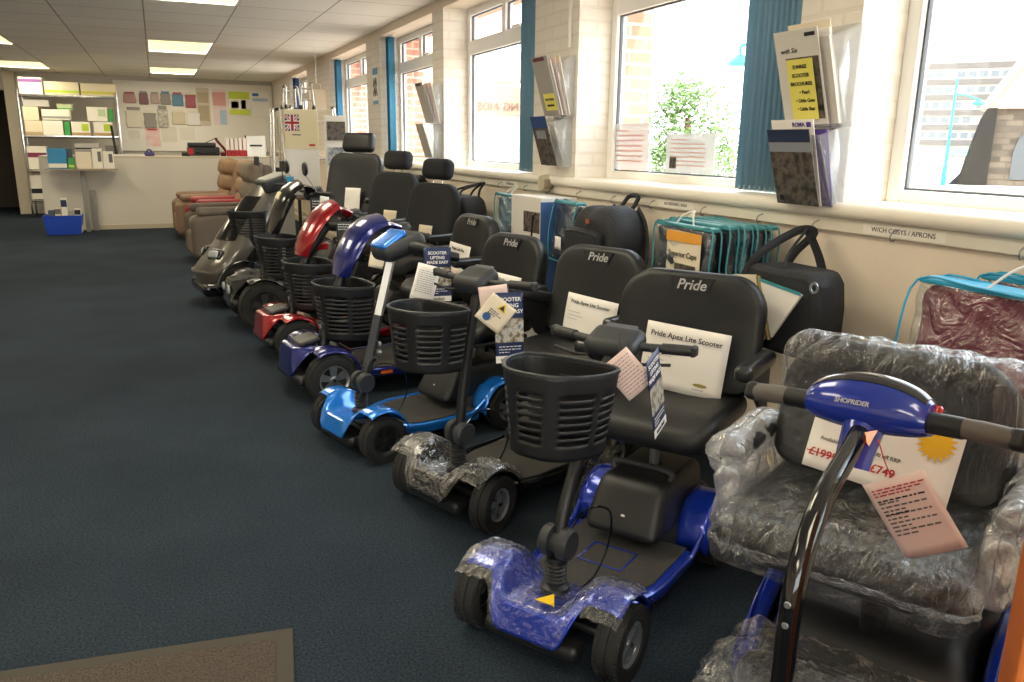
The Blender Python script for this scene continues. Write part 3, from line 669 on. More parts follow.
# --- small folding scooter body shared by the near three
def travel_scooter(label, loc, yaw, body, deckm, head, opts):
    sc = place(label, loc, yaw); W, r, wb = .215, .105, opts.get('wb', .74)
    chassis(sc, wb, W, r); st = opts.get('steer', 0)
    for s in (-1, 1):
        wheel(sc, 0, s*(W+.012), r, .072, s, opts.get('rim', silver), 5, st); wheel(sc, -wb, s*(W+.012), r*1.06, .078, s, silver, 5)
    MB().grid(cover_fn(W+.035, .140, r, nose=.135, mid_top=.175, gap=.07), 40, 24).build('front_cover', body, sc, solid=.006)
    MB().rbox((.085, 0, .085), (.07, .30, .05), .02).build('front_bumper', black, sc)
    deck(sc, -.14, -.56, W+.02, .115, deckm)
    rear_unit(sc, wb, W, r*1.06, body)
    # tiller base, hinge discs, boot
    hx, hz = head; b = MB(); b.lathe([(0, 0), (.045, 0), (.042, .012), (.028, .02), (.026, .10), (0, .10)], (-.025, 0, .175), 'z', 20)
    for j in range(5): b.lathe([(.026, 0), (.033, .006), (.026, .012)], (-.025, 0, .20+j*.012), 'z', 16)
    b.build('steering_boot', black, sc)
    MB().lathe([(0, -.045), (.040, -.045), (.046, -.038), (.046, -.014), (.030, -.012), (.030, .012), (.046, .014), (.046, .038), (.040, .045), (0, .045)], (-.035, 0, .315), 'y', 28).build('folding_joint', dark, sc)
    tiller_tube(sc, [(-.035, 0, .29), (-.035-(hx*-1-.035)*.15, 0, .29+(hz-.29)*.25), (hx*.72, 0, .29+(hz-.29)*.72), (hx, 0, hz-.03)], .0195)
    hose(sc, [(-.03, .02, .33), (-.10, .05, .40), (-.21, .07, .36), (-.24, .06, .25), (-.20, .04, .15), (-.14, .02, .125)])
    MB().tube([(-wb+.04, 0, .24), (-wb+.04, 0, opts['seat']-.08)], .018, 12).build('seat_post', steel, sc)
    MB().rbox((-wb+.04, 0, .285), (.10, .09, .08), .02).build('post_bracket', black, sc)
    hose(sc, [(-wb-.06, .08, opts['seat']-.06), (-wb-.02, .12, opts['seat']-.10), (-wb+.08, .10, opts['seat']-.07)], .005, 'swivel_lever')
    return sc
# near blue scooter
apex = travel_scooter('royal blue travel scooter with film-wrapped front cover, nearest one shown whole', (.912, 1.787), 213, P_BLUE, P_BLUE, (-.33, .85), dict(seat=.50))
film_on(apex, .245, .142, seed=4)
w_ = MB(); rn = random.Random(9); w_.grid(lambda u, v: (-.60-.36*u+rn.uniform(-.01, .01), -.275+rn.uniform(-.012, .012), .08+.2*v+rn.uniform(-.01, .01)), 16, 9)
w_.build('side_wrap', film, apex, auto=180)
w_ = MB(); w_.grid(lambda u, v: (-.60-.36*u+rn.uniform(-.01, .01), .275+rn.uniform(-.012, .012), .08+.2*v+rn.uniform(-.01, .01)), 16, 9); w_.build('side_wrap', film, apex, auto=180)
basket(apex, (.0-.095, 0, .605), .295, .25, .225, (0, RAD(-4), 0))
handlebar(apex, (-.345, 0, .83), .46, 0, pod=(.12, .17, .065))
seat_group(apex, -.74, .50, -.965, .965, .49, lean=8, bw=.54)
MB().prism([(-.03, -.02), (.03, -.02), (.0, .03)], 0, .002, M=Matrix.Rotation(pi/2, 4, 'Z')).build('warning_sticker', mat('yellow_sticker', 'e8c21c', .5), apex, loc=(.062, .03, .193), smooth=False)
sq = MB(); 
for s in (-1, 1): sq.box((-.36, s*.075, .1225), (.13, .006, .002)); sq.box((-.36+s*.062, 0, .1225), (.006, .15, .002))
sq.build('deck_outline', P_BLUE, apex, smooth=False)
# silver/black one
silv = travel_scooter('black travel scooter with film over its front cover and silver wheel rims', (.95, 2.72), 202, P_BLACK, gloss_black, (-.13, .88), dict(seat=.50, wb=.70, steer=RAD(12)))
film_on(silv, .245, .142, seed=8)
basket(silv, (.025, 0, .605), .295, .24, .22, (0, RAD(-3), 0))
handlebar(silv, (-.12, 0, .90), .50, RAD(4))
seat_group(silv, -.66, .50, -.875, .965, .46, lean=8, bw=.49, arm_l=(0, 0), arm_r=(0, 14))
# bright blue one
blu = travel_scooter('bright sky-blue travel scooter with grey metal tiller and no basket', (.756, 3.52), 197, P_SKY, P_SKY, (-.10, .45), dict(seat=.49, wb=.72, rim=black))
MB().tube([(-.06, 0, .36), (-.13, 0, .62)], .022, 4, sq=(1.2, .9)).build('lower_tiller', dark, blu)
MB().tube([(-.12, 0, .58), (-.215, 0, .90)], .020, 4, sq=(1.2, .9)).build('upper_tiller', mat('brushed_aluminium', 'b5b1a8', .35, metal=.6), blu)
MB().box((.112, 0, .152), (.006, .055, .05), (0, RAD(-30), 0)).build('front_badge', mat('badge_silver', '9aa3aa', .3, metal=.6), blu, smooth=False, bevel=.004)
for s in (-1, 1): MB().lathe([(0, 0), (.014, 0), (.011, .012), (0, .016)], (-.135, s*.0, .46+s*.02), 'x', 14).build('tiller_button', silver, blu)
hd_ = MB(); hd_.rbox((0, 0, 0), (.22, .19, .09), .04, (0, RAD(18), 0), fn=lambda p: (p[0], p[1]*(1-.3*p[0]/.17), p[2])); hd_ = hd_.build('tiller_head', dark, blu, loc=(-.24, 0, .935))
MB().rbox((.045, 0, .032), (.14, .13, .035), .016, (0, RAD(30), 0)).build('head_cover', P_SKY, hd_)
for s in (-1, 1):
    p = smooth_path([(-.02, s*.05, 0), (-.05, s*.13, .0), (-.12, s*.22, -.03), (-.17, s*.25, -.04)], 5)
    MB().tube(p, [.034, .034, .033, .032, .031, .030, .029, .028, .027, .026, .025, .024, .023, .022, .021, .019], 12).build('grip', black, hd_)
seat_group(blu, -.72, .49, -.955, .945, .44, lean=8, bw=.47)
# --- mid-size scooters with hood over the tiller
def hood(sc, pts, m, name='tiller_hood', wd=(.10, .15, .17, .15, .10), th=.035):
    P = smooth_path([(a, 0, b) for a, b in pts], 6); rings = []
    for i, p in enumerate(P):
        t = (P[min(i+1, len(P)-1)]-P[max(0, i-1)]).normalized(); nrm = Vector((-t.z, 0, t.x)); u = i/(len(P)-1); k = u*(len(wd)-1); a = int(min(k, len(wd)-2)); ww = wd[a]+(wd[a+1]-wd[a])*(k-a)
        if nrm.x < 0: nrm = -nrm
        ring = [p+Vector((0, 1, 0))*(ww*cos(q))+nrm*(th*max(0, sin(q))*1.6+th*.5*min(0, sin(q))) for q in [2*pi*j/18 for j in range(18)]]
        rings.append(ring)
    return MB().loft(rings).build(name, m, sc)
def colt(label, loc, yaw, body, seat, o):
    sc = place(label, loc, yaw); W, r, wb = .25, .14, .92
    chassis(sc, wb, W, r)
    for s in (-1, 1):
        wheel(sc, 0, s*(W+.01), r, .09, s, silver, 5); wheel(sc, -wb, s*(W+.01), r, .095, s, silver, 5)
    MB().grid(cover_fn(W+.045, .168, r, nose=.19, low=.14, mid_top=.30, gap=.09), 36, 24).build('front_cover', body, sc, solid=.008)
    MB().rbox((.12, 0, .13), (.12, .42, .07), .03).build('front_bumper', black, sc)
    MB().rbox((.06, 0, .315), (.13, .18, .03), .014, (0, RAD(12), 0)).build('cover_panel', black, sc)
    deck(sc, -.18, -.66, W+.03, .155, body)
    rear_unit(sc, wb, W, r, body, z=.34)
    MB().box((-.30, W+.052, .15), (.07, .004, .016)).build('side_reflector', amber, sc, smooth=False)
    b = MB(); b.tube([(-.02, 0, .20), (-.08, 0, .45), (-.17, 0, .66), (-.30, 0, .84)], [.04, .032, .03, .03], 12); b.build('tiller', black, sc)
    for s in (-1, 1): MB().lathe([(.008, 0), (.016, 0), (.016, .006), (.008, .006), (.008, 0)], (-.03, .036*0+.0, .36+s*.02), 'x', 16).build('tiller_ring', silver, sc)
    basket(sc, (-.305, 0, .305), .40, .31, .31, (0, RAD(-2), 0), rows=26, taper=.80)
    hood(sc, o['hood'], body)
    hd = handlebar(sc, o['head'], .56, 0, pod=(.12, .16, .06), sweep=.05, drop=.01)
    MB().tube([(-wb+.02, 0, .34), (-wb+.02, 0, seat[1]-.06)], .024, 12).build('seat_post', steel, sc)
    return sc
navy = colt('navy blue scooter with deep front basket and arched blue tiller hood', (.74, 4.46), 188, P_NAVY, (-.8, .53), dict(hood=[(-.17, .66), (-.20, .76), (-.29, .90), (-.40, .95), (-.50, .93)], head=(-.52, 0, .905)))
seat_group(navy, -.80, .53, -1.03, .975, .46, lean=8, bw=.49)
red = colt('red scooter with deep front basket and arched red tiller hood, behind the navy one', (.70, 5.38), 187, P_RED, (-.86, .56), dict(hood=[(-.14, .66), (-.17, .76), (-.26, .90), (-.36, .97), (-.46, .94)], head=(-.48, 0, .915)))
seat_group(red, -.88, .56, -1.13, 1.12, .47, lean=10, hr=True, badge=False, m=fabric, bw=.53, hw=.29, swivel=14)
# black scooter, big muddy wheels and two round mirrors
def mirror(sc, base, top, label=None):
    m_ = MB().tube([base, top], .004, 6).build('mirror', black, sc)
    q = MB().rbox((0, 0, 0), (.022, .13, .085), .011, fn=lambda p: (p[0], p[1]*(1-.25*p[2]/.085), p[2])); q.build('mirror_head', black, m_, loc=top)
    MB().rbox((-.012, 0, 0), (.004, .115, .07), .002).build('mirror_glass', chrome, m_, loc=top)
    return m_
blk = place('black scooter with big chunky wheels and round mirrors, behind the red one', (.62, 6.42), 186)
chassis(blk, 1.0, .27, .17)
muddy = mat('muddy_tyre', '25231f', .8, noise=.5, nscale=12, bump=.4, bscale=70)
for s in (-1, 1): wheel(blk, 0, s*.28, .185, .11, s, mat('dark_rim', '4a4a4a', .4, metal=.6), 5, 0, muddy); wheel(blk, -1.0, s*.28, .185, .12, s, MATS['dark_rim'], 5, 0, muddy)
MB().grid(cover_fn(.31, .215, .185, nose=.22, low=.18, mid_top=.36, gap=.10, a0=20), 36, 22).build('front_cover', P_BLACK, blk, solid=.008)
MB().rbox((.17, 0, .20), (.1, .36, .07), .03).build('front_bumper', black, blk)
for s in (-1, 1): MB().lathe([(0, .02), (.03, .016), (.034, 0), (0, -.01)], (.215, s*.10, .30), 'x', 16).build('headlight', mat('lamp_lens', '9fa2a6', .1, coat=1), blk)
deck(blk, -.24, -.70, .28, .20, P_BLACK); rear_unit(blk, 1.0, .27, .185, P_BLACK, z=.40)
MB().tube(smooth_path([(-.04, 0, .26), (-.12, 0, .55), (-.22, 0, .80), (-.33, 0, 1.0)], 5), .032, 12).build('tiller', black, blk)
basket(blk, (-.33, 0, .35), .40, .32, .32, (0, RAD(-2), 0), rows=26, taper=.80)
hood(blk, [(-.17, .70), (-.20, .82), (-.27, .98), (-.38, 1.06), (-.48, 1.04)], P_BLACK)
MB().rbox((-.22, 0, .99), (.02, .10, .06), .008, (0, RAD(-30), 0)).build('hood_sticker', mat('yellowed_label', 'e6dcae', .5), blk)
handlebar(blk, (-.49, 0, 1.01), .58, 0, pod=(.13, .18, .06), sweep=.06)
rr = MB(); rr.tube([(-.46, .20, 1.03), (-.36, .27, 1.16)], .004, 6); m_ = rr.build('mirror', steel, blk); MB().lathe([(0, -.012), (.045, -.012), (.055, 0), (.045, .012), (0, .014)], (0, 0, 0), 'x', 20).build('mirror_head', black, m_, loc=(-.36, .27, 1.2))
rr = MB(); rr.tube([(-.46, -.20, 1.03), (-.36, -.27, 1.16)], .004, 6); m_ = rr.build('mirror', steel, blk); MB().lathe([(0, -.012), (.045, -.012), (.055, 0), (.045, .012), (0, .014)], (0, 0, 0), 'x', 20).build('mirror_head', black, m_, loc=(-.36, -.27, 1.2))
MB().rbox((-.30, 0, .62), (.10, .14, .05), .02).build('rear_reflector', red_refl, blk)
MB().tube([(-.98, 0, .38), (-.98, 0, .52)], .03, 12).build('seat_post', black, blk)
seat_group(blk, -.96, .58, -1.22, 1.16, .52, lean=10, hr=True, badge=False, m=fabric, bw=.55, hw=.30, swivel=20)
# large gunmetal scooter
gry = place('large gunmetal scooter with headlights and captain seat, farthest in the row', (.50, 7.4), 189)
chassis(gry, 1.15, .28, .17)
for s in (-1, 1): wheel(gry, -.05, s*.27, .18, .12, s, MATS['dark_rim'], 5); wheel(gry, -1.15, s*.27, .18, .12, s, MATS['dark_rim'], 5)
prof = [(.24, .13, .25), (.29, .22, .28), (.28, .33, .30), (.22, .40, .31), (.12, .52, .28), (.02, .66, .22), (-.10, .82, .17), (-.22, .96, .13), (-.28, 1.02, .10)]
rings = []
for (x, z, hw) in prof:
    rings.append([(x-.20*(1-cos(q)), hw*sin(q), z) for q in [pi*(j/12-.5) for j in range(13)]]+[(x-.30, hw*.9, z), (x-.30, -hw*.9, z)])
MB().loft(rings).build('front_fairing', P_GREY, gry)
MB().rbox((.10, 0, .16), (.36, .56, .12), .05).build('front_bumper', gloss_black, gry)
MB().tube(smooth_path([(.02, -.30, .29), (.22, -.2, .30), (.30, 0, .305), (.22, .2, .30), (.02, .30, .29)], 5), .016, 8).build('bumper_strip', P_GREY, gry)
for s in (-1, 1):
    l = MB().rbox((0, 0, 0), (.06, .13, .075), .03, (0, RAD(-25), RAD(s*28))).build('headlight', MATS['lamp_lens'], gry, loc=(.150, s*.165, .45))
    MB().rbox((-.012, 0, 0), (.05, .16, .10), .03, (0, RAD(-25), RAD(s*28))).build('headlight_bezel', gloss_black, l)
    f = MB()
    def fn(u, v, s=s): a = RAD(-10+190*u); return (-.05+cos(a)*.225, s*(.17+.175*v), .18+sin(a)*.222)
    f.grid(fn, 18, 3); f.build('front_fender', P_BLACK, gry, solid=.006)
scr = MB()
scr.loft([[(x+.008-.20*(1-cos(q)), hw*1.02*sin(q), z) for q in [RAD(-62+124*j/12) for j in range(13)]]+[(x-.05, 0, z)] for (x, z, hw) in ((.085, .57, .255), (.02, .66, .22), (-.10, .82, .17), (-.19, .93, .14))])
scr.build('dark_screen', gloss_black, gry)
rear_unit(gry, 1.15, .28, .18, P_GREY, z=.42); deck(gry, -.26, -.85, .28, .22, P_GREY)
MB().tube(smooth_path([(-.18, 0, .3), (-.26, 0, .6), (-.36, 0, .95)], 5), .045, 12).build('tiller', black, gry)
hd3 = handlebar(gry, (-.42, 0, 1.03), .66, 0, pod=(.22, .30, .12), sweep=.08, m=dark, tilt=15)
MB().rbox((0, 0, .05), (.20, .26, .05), .025, (0, RAD(20), 0)).build('dashboard', mat('dash_grey', '8f8d88', .35), hd3)
mirror(gry, (-.44, .26, 1.06), (-.42, .36, 1.20)); mirror(gry, (-.44, -.26, 1.06), (-.40, -.36, 1.22))
basket(gry, (-.10-.30, -.0, .47), .34, .30, .29, (0, 0, 0), rows=26).location = (-.30, .12, .52)
MB().tube([(-1.12, 0, .4), (-1.12, 0, .58)], .04, 12).build('seat_post', black, gry)
seat_group(gry, -1.04, .66, -1.30, 1.30, .62, lean=12, hr=True, badge=False, m=vinyl, bw=.62, armz=.22, hw=.36, swivel=30)
bagb = thing('black_bag', 'black nylon bag hanging on the back of the farthest scooter seat', 'bag', (gry.matrix_world @ Vector((0, 0, 0))), 0)
bagb.location = (2.20, 7.35, .70)
MB().rbox((0, 0, .2), (.16, .50, .42), .06, fn=lambda p: (p[0]*(1+.15*sin(p[2]*25)), p[1]*(1-.25*(p[2]/.42))+.01*sin(p[2]*40), p[2])).build('pouch', mat('black_nylon', '17181b', .5, bump=.5, bscale=18), bagb)
# --- wrapped foreground scooter
shp = place('deep blue scooter with plastic-wrapped seat and curved black tiller, near right corner', (.784, .809), 208)
chassis(shp, .92, .25, .12)
for s in (-1, 1): wheel(shp, 0, s*.235, .12, .08, s); wheel(shp, -.95, s*.235, .125, .08, s)
MB().grid(cover_fn(.27, .15, .12, nose=.16, low=.11, mid_top=.20), 30, 20).build('front_cover', P_SHOP, shp, solid=.006)
deck(shp, -.16, -.62, .27, .13, P_SHOP)
o = MB(); o.rbox((-.88, 0, .25), (.50, .50, .22), .07, fn=lambda p: (p[0]-.08*(p[2]/.22) if p[0] > 0 else p[0], p[1]*(1-.18*(p[2]/.22+.5)*(1 if p[0] > 0 else .7)), p[2]+.03*(-p[0]/.25))); o.build('battery_cover', black, shp)
for s in (-1, 1):
    f = MB(); f.tube(smooth_path([(-.60, s*.245, .15), (-.66, s*.250, .26), (-.78, s*.25, .345), (-.98, s*.25, .38), (-1.12, s*.24, .33), (-1.15, s*.22, .22)], 6), .028, 10, sq=(1, .8)); f.build('rear_fender', P_SHOP, shp)
    g = MB(); g.grid(lambda u, v, s=s: (-.60-.54*u, s*(.26+.015*sin(pi*v)), .12+v*(.03+.22*sin(pi*min(1, u*.9+.12))**.7)), 14, 5); g.build('side_panel', P_SHOP, shp, solid=.006)
MB().lathe([(.010, 0), (.026, 0), (.026, .008), (.018, .010), (.010, .010)], (-.62, .12, .24), 'x', 20).build('lock_ring', silver, shp)
MB().rbox((-.60, .20, .165), (.02, .05, .03), .008).build('side_reflector', amber, shp)
MB().tube([(-.72, 0, .3), (-.72, 0, .50)], .03, 12).build('seat_post', black, shp)
MB().tube(smooth_path([(-.02, 0, .14), (-.05, 0, .34), (-.085, 0, .54), (-.09, 0, .67), (-.12, 0, .76), (-.20, 0, .835), (-.31, 0, .872), (-.385, 0, .898)], 6), .0185, 18).build('tiller', gloss_black, shp)
for (x, z, dz) in ((-.0775, .70, 0), (-.076, .665, 0)): MB().lathe([(0, 0), (.006, 0), (.005, .003), (0, .003)], (x+.003, 0, z), 'x', 12).build('tiller_bolt', steel, shp)
hy = RAD(-14)
head = MB(); rings = []
for i in range(21):
    y = -.112+.224*i/20; q = max(0, 1-(y/.118)**2)**.5; hz = .020+.042*q; dx = .020+.028*q
    rings.append([(dx*cos(a), y, .012*q+hz*(abs(sin(a))**.9)*(1 if sin(a) > 0 else -1)*(1 if sin(a) > 0 else .75)) for a in [2*pi*j/20 for j in range(20)]])
head.loft(rings); hd4 = head.build('tiller_head', P_SHOP, shp, loc=(-.43, 0, .925), rot=(RAD(5), RAD(-22), hy))
strip = MB(); rings = []
for i in range(21):
    y = -.106+.212*i/20; q = max(0, 1-(y/.118)**2)**.5; hz = .0215+.042*q; dx = .0215+.028*q
    rings.append([(dx*cos(a), y, .012*q+hz*(sin(a)**.9)) for a in [RAD(38+104*j/10) for j in range(11)]]+[(0, y, .01)])
strip.loft(rings).build('top_strip', gloss_black, hd4)
MB().loft([[(.018*k*cos(a)+ox, .032*k2*sin(a), z) for a in [2*pi*j/16 for j in range(16)]] for (z, k, k2, ox) in ((.0, 1.9, 1.7, 0), (-.035, 1.8, 1.15, .005), (-.07, 1.7, 1.05, .012), (-.105, 1.7, 1.0, .018))]).build('head_neck', P_SHOP, hd4)
MB().prism([(-.012, .0), (.014, .012), (.006, -.020)], 0, .004, M=Matrix(((0, 0, 1, 0), (1, 0, 0, 0), (0, 1, 0, 0), (0, 0, 0, 1)))).build('orange_reflector', amber, hd4, loc=(.040, .028, -.042), rot=(0, 0, .3), smooth=False)
text('SHOPRIDER', .0125, ink_silver, hd4, (.0468, -.012, .010), (pi/2, 0, pi/2), bold=.02, depth=.0015, shear=.15)
for s in (-1, 1):
    MB().tube([(0, s*.10, .006), (0, s*.15, .005)], .0165, 14).build('handlebar', black, hd4)
    g = MB().tube([(0, s*.145, .005), (-.002, s*.19, .004), (-.006, s*.238, .002)], [.0165, .019, .0185], 16); g = g.build('grip', grip_grey, hd4)
    MB().rbox((-.0065, s*.247, .002), (.038, .03, .038), .012).build('grip_cap', black, g)
    MB().tube([(.0, s*.105, .004), (-.001, s*.165, .004)], [.0195, .0192], 14).build('grip_collar', black, g)
MB().lathe([(0, 0), (.009, 0), (.009, .012), (.006, .016), (0, .016)], (-.01, .114, .02), 'z', 14).build('red_knob', red_refl, hd4)
# wrapped seat
s_, b_s = seat_group(shp, -.70, .57, -.905, .945, .48, lean=8, badge=False, arms=False, depth=.42, bw=.525)
s_.location.y = -.05; b_s.location.y = -.05
for s in (-1, 1):
    MB().rbox((.13, 0, 0), (.30, .06, .05), .024).build('armrest', MATS['armrest_pad'], shp, loc=(-.90, s*.285-.05, .70))
rn = random.Random(12)
def crump(p, a=.010):
    x, y, z = p; n_ = sin(x*61+y*37+z*23)*.5+sin(x*29-y*71+z*53)*.35+sin(x*131+y*97-z*83)*.3
    v = Vector(p); d = v.normalized() if v.length > 1e-6 else v
    return tuple(v+d*n_*a+Vector((rn.uniform(-1, 1), rn.uniform(-1, 1), rn.uniform(-1, 1)))*.0018)
MB().rbox((-.69, -.05, .566), (.47, .54, .135), .06, fn=lambda p: crump((p[0], p[1], p[2]-.01*(p[0] > .15)), .007), k=6, mid=30).build('seat_wrap', film_seat, shp, auto=180)
MB().rbox((-.908, -.05, .755), (.15, .55, .40), .068, (0, RAD(-8), 0), fn=lambda p: crump(p, .007), k=6, mid=30).build('back_wrap', film_seat, shp, auto=180)
for s in (-1, 1):
    MB().rbox((-.77, s*.30-.05, .69), (.34, .09, .10), .045, fn=lambda p: crump(p, .009), k=5, mid=16).build('armrest_wrap', clear_mat('white_bubble_film', (.95, .95, .96), fac=.12, rough=.15, bump=1.0, bscale=9, milky=.18, edge=.6), shp, auto=180)
    MB().rbox((-.68, s*.275-.05, .60), (.22, .06, .16), .028, fn=lambda p: crump(p, .014), k=4, mid=10).build('wrap_tail', MATS['white_bubble_film'], shp, auto=180)
def Wp(sc, p):
    c = Matrix.Rotation(sc.rotation_euler.z, 4, 'Z'); return Vector(sc.location)+(c@Vector(p))
# ================================================================ CARDS, TAGS AND LEAFLETS ON THE SCOOTERS
def card(name, label, cat, loc, yaw, tilt, w_, h_, m, group=None, roll=0, curl=0.0):
    """upright sheet; yaw = heading its face looks to (degrees)"""
    t = thing(name, label, cat, loc, (RAD(-tilt), RAD(roll), RAD(yaw+90)), group)
    g = MB(); g.grid(lambda u, v: ((u-.5)*w_, curl*((2*u-1)**2)*.5+curl*(v-.5)**2, (v-.5)*h_), 10, 8)
    g.build('sheet', m, t, solid=.0008); return t
def lines(t, rows, w_, x0, m=ink_soft, h=.0016, name='small_print', seed=0):
    rn = random.Random(seed); b = MB()
    for (z, k) in rows:
        x = x0
        while x < x0+w_*k:
            l = rn.uniform(.004, .012); b.box((x+l/2, -.0022, z), (l, .0006, h)); x += l+.003
    return b.build(name, m, t, smooth=False)
def rect(t, x, z, w_, h_, m, name='picture', y=-.0018): return MB().box((x, y, z), (w_, .0006, h_)).build(name, m, t, smooth=False)
def photo_mat(name, cols, scale=30):
    if name in MATS: return MATS[name]
    m = bpy.data.materials.new(name); m.use_nodes = True; N = m.node_tree; b = N.nodes['Principled BSDF']; b.inputs['Roughness'].default_value = .4
    t = N.nodes.new('ShaderNodeTexCoord'); n = N.nodes.new('ShaderNodeTexNoise'); n.inputs['Scale'].default_value = scale; n.inputs['Detail'].default_value = 4
    r = N.nodes.new('ShaderNodeValToRGB'); e = r.color_ramp.elements
    e[0].position = .3; e[0].color = srgb(cols[0]); e[1].position = .7; e[1].color = srgb(cols[-1])
    for i, c in enumerate(cols[1:-1]): q = e.new(.3+.4*(i+1)/(len(cols)-1)); q.color = srgb(c)
    N.links.new(t.outputs['Object'], n.inputs['Vector']); N.links.new(n.outputs['Fac'], r.inputs[0]); N.links.new(r.outputs[0], b.inputs['Base Color'])
    MATS[name] = m; return m
pic_road = photo_mat('picture_outdoor', ['2b2f33', '8a7f6c', 'c8c4b8', '4e6a8c'], 45)
pic_dark = photo_mat('picture_dark', ['17181a', '3f3a35', '6d6257', '2b3444'], 25)
pic_pink = photo_mat('picture_pink', ['f3e8e6', 'e5b9b3', 'f0dcd8'], 4)
price = 'price cards propped on the scooter seats'
def price_card(sc, label, p, w_=.297, h_=.21, head=None, tilt=14, roll=0, hs=.024, m=None, mark=False, yo=0, px=0):
    if yo: dx = p[0]-px; ca, sa = cos(RAD(yo)), sin(RAD(yo)); p = (px+dx*ca-p[1]*sa, dx*sa+p[1]*ca, p[2])
    l = Wp(sc, p); t = card('price_card', label, 'price card', l, math.degrees(sc.rotation_euler.z)+yo, tilt, w_, h_, m or white_p, price, roll, .01)
    if head: text(head, hs, ink, t, (0, -.004, h_*.33), bold=.012)
    lines(t, [(h_*.10, .25), (h_*.02, .3), (-h_*.06, .22)], w_*.9, -w_*.42, seed=len(label))
    if mark: 
        MB().lathe([(0, 0), (.012, 0), (.012, .0006), (0, .0006)], (0, 0, 0), 'y', 14).build('gold_mark', mat('gold_ink', '9c8a3e', .5), t, loc=(w_*.25, -.004, -h_*.32), rot=(0, 0, 0)).scale = (2.2, 1, .5)
        lines(t, [(-h_*.39, .12)], w_*.9, w_*.17, ink_soft, .002, 'mark_text', 3)
    return t
price_card(apex, 'white card reading Pride Apex Lite Scooter on the nearest full scooter seat', (-.855, .02, .665), .31, .235, 'Pride Apex Lite Scooter', 9, 3, .027, mark=True)
price_card(silv, 'white card starting Pride Apex Lite on the second scooter seat, cut by its armrest', (-.765, .03, .655), .28, .20, 'Pride Apex Lite Scooter', 9, 3, .022)
price_card(blu, 'white card on the seat behind the bright blue scooter head', (-.845, .03, .655), .27, .19, 'Pride', 9, 2, .024)
price_card(navy, 'white card reading Pride Colt Plus on the navy scooter seat', (-.915, -.02, .70), .27, .20, 'Pride Colt Plus', 9, 2, .026)
price_card(navy, 'pinkish paper lying low on the navy scooter seat', (-.80, .10, .62), .16, .12, None, 12, 2, m=pink_p)
price_card(red, 'pale paper slip on the red scooter seat beside the armrest', (-1.0, .05, .73), .15, .20, None, 9, 0, m=cream_p, yo=14, px=-.88)
price_card(blk, 'cream paper on the seat of the black scooter', (-1.08, .08, .75), .16, .21, None, 9, 0, m=cream_p, yo=20, px=-.96)
price_card(gry, 'white lined notice propped on the farthest scooter seat', (-1.17, .05, .86), .18, .24, None, 9, 0, yo=30, px=-1.04)
# shoprider price card
sp = card('price_card', 'white price card reading £749 on the plastic-wrapped seat in the near right corner', 'price card', Wp(shp, (-.735, -.035, .765)), 205, 18, .31, .20, white_p, None, 4, .01)
text('£1999', .026, ink_red, sp, (-.112, -.004, -.062), bold=.02); text('£749', .026, ink_red, sp, (.018, -.004, -.058), bold=.02)
rect(sp, -.112, -.062, .075, .0025, ink_red, 'strike_line', -.005)
text('proof tyres', .0125, ink, sp, (-.03, -.004, -.002), bold=.01); text('Available now, save £1000 off RRP', .0125, ink, sp, (-.04, -.004, -.026), bold=.01)
sb = MB()
for i in range(18): a = 2*pi*i/18; b2 = a+pi/18; sb.add([(.028*cos(a-.17), 0, .028*sin(a-.17)), (.028*cos(a+.17), 0, .028*sin(a+.17)), (.042*cos(a), 0, .042*sin(a))], [(0, 1, 2)])
sb.add([(.029*cos(2*pi*i/24), 0, .029*sin(2*pi*i/24)) for i in range(24)], [tuple(range(24))]); sb.build('sunburst', mat('sun_yellow', 'f2bd16', .5), sp, smooth=False, loc=(.105, -.005, .035))
# hang tags
cam_p = Vector((0, 0, 1.4))
def face_cam(l, off=0): return math.degrees(math.atan2(cam_p.y-l[1], cam_p.x-l[0]))+off
def tag_string(t, pts, m=None): return MB().tube([Vector(p) for p in pts], .0011, 5).build('string', m or mat('tag_string', '3a3f46', .6), t)
l = Wp(shp, (-.385, -.10, .79)); l = Vector((1.145, .872, .783))
tg = card('hang_tag', 'pinkish information tag hanging from the deep blue handlebar in the near right corner', 'tag', l, face_cam(l, -6), -16, .105, .165, pink_p, None, -30, .006)
lines(tg, [(.068, 1), (.062, .9), (.056, .7)], .085, -.042, ink_red, .0022, 'red_print', 1)
lines(tg, [(.040-.0085*i, .42+.5*(i % 2)) for i in range(9)], .085, -.042, ink_soft, .003, 'grey_print', 2); lines(tg, [(.045, .9), (.016, .5)], .085, -.042, ink, .0028, 'bold_print', 3)
tag_string(tg, [(0, 0, .085), (.004, .002, .12), (.01, .01, .155)], ink_red)
def leaflet(label, l, off, w_, h_, roll=0, tilt=0):
    t = card('hanging_leaflet', label, 'leaflet', l, face_cam(l, off), tilt, w_, h_, mat('leaflet_navy', '1d2c55', .4), 'scooter lifting leaflets on the handlebars', roll)
    for i, s in enumerate(('SCOOTER', 'LIFTING', 'MADE EASY')): text(s, h_*.075, ink_white, t, (0, -.002, h_*(.40-.085*i)), bold=.02)
    rect(t, 0, -h_*.03, w_, h_*.34, pic_road); rect(t, 0, -h_*.44, w_, h_*.10, white_p, 'pale_strip')
    text('autochair', h_*.07, ink, t, (0, -.0028, -h_*.44), bold=.01)
    lines(t, [(-h_*.26, .9), (-h_*.30, .95), (-h_*.34, .5)], w_*.75, -w_*.38, ink_white, .003, 'white_print', 5)
    tag_string(t, [(0, 0, h_*.5), (0, .004, h_*.5+.03)]); return t
leaflet('navy leaflet reading Scooter Lifting Made Easy, hanging in full view beside the near basket', Vector((1.06, 2.44, .785)), 8, .098, .25, -2)
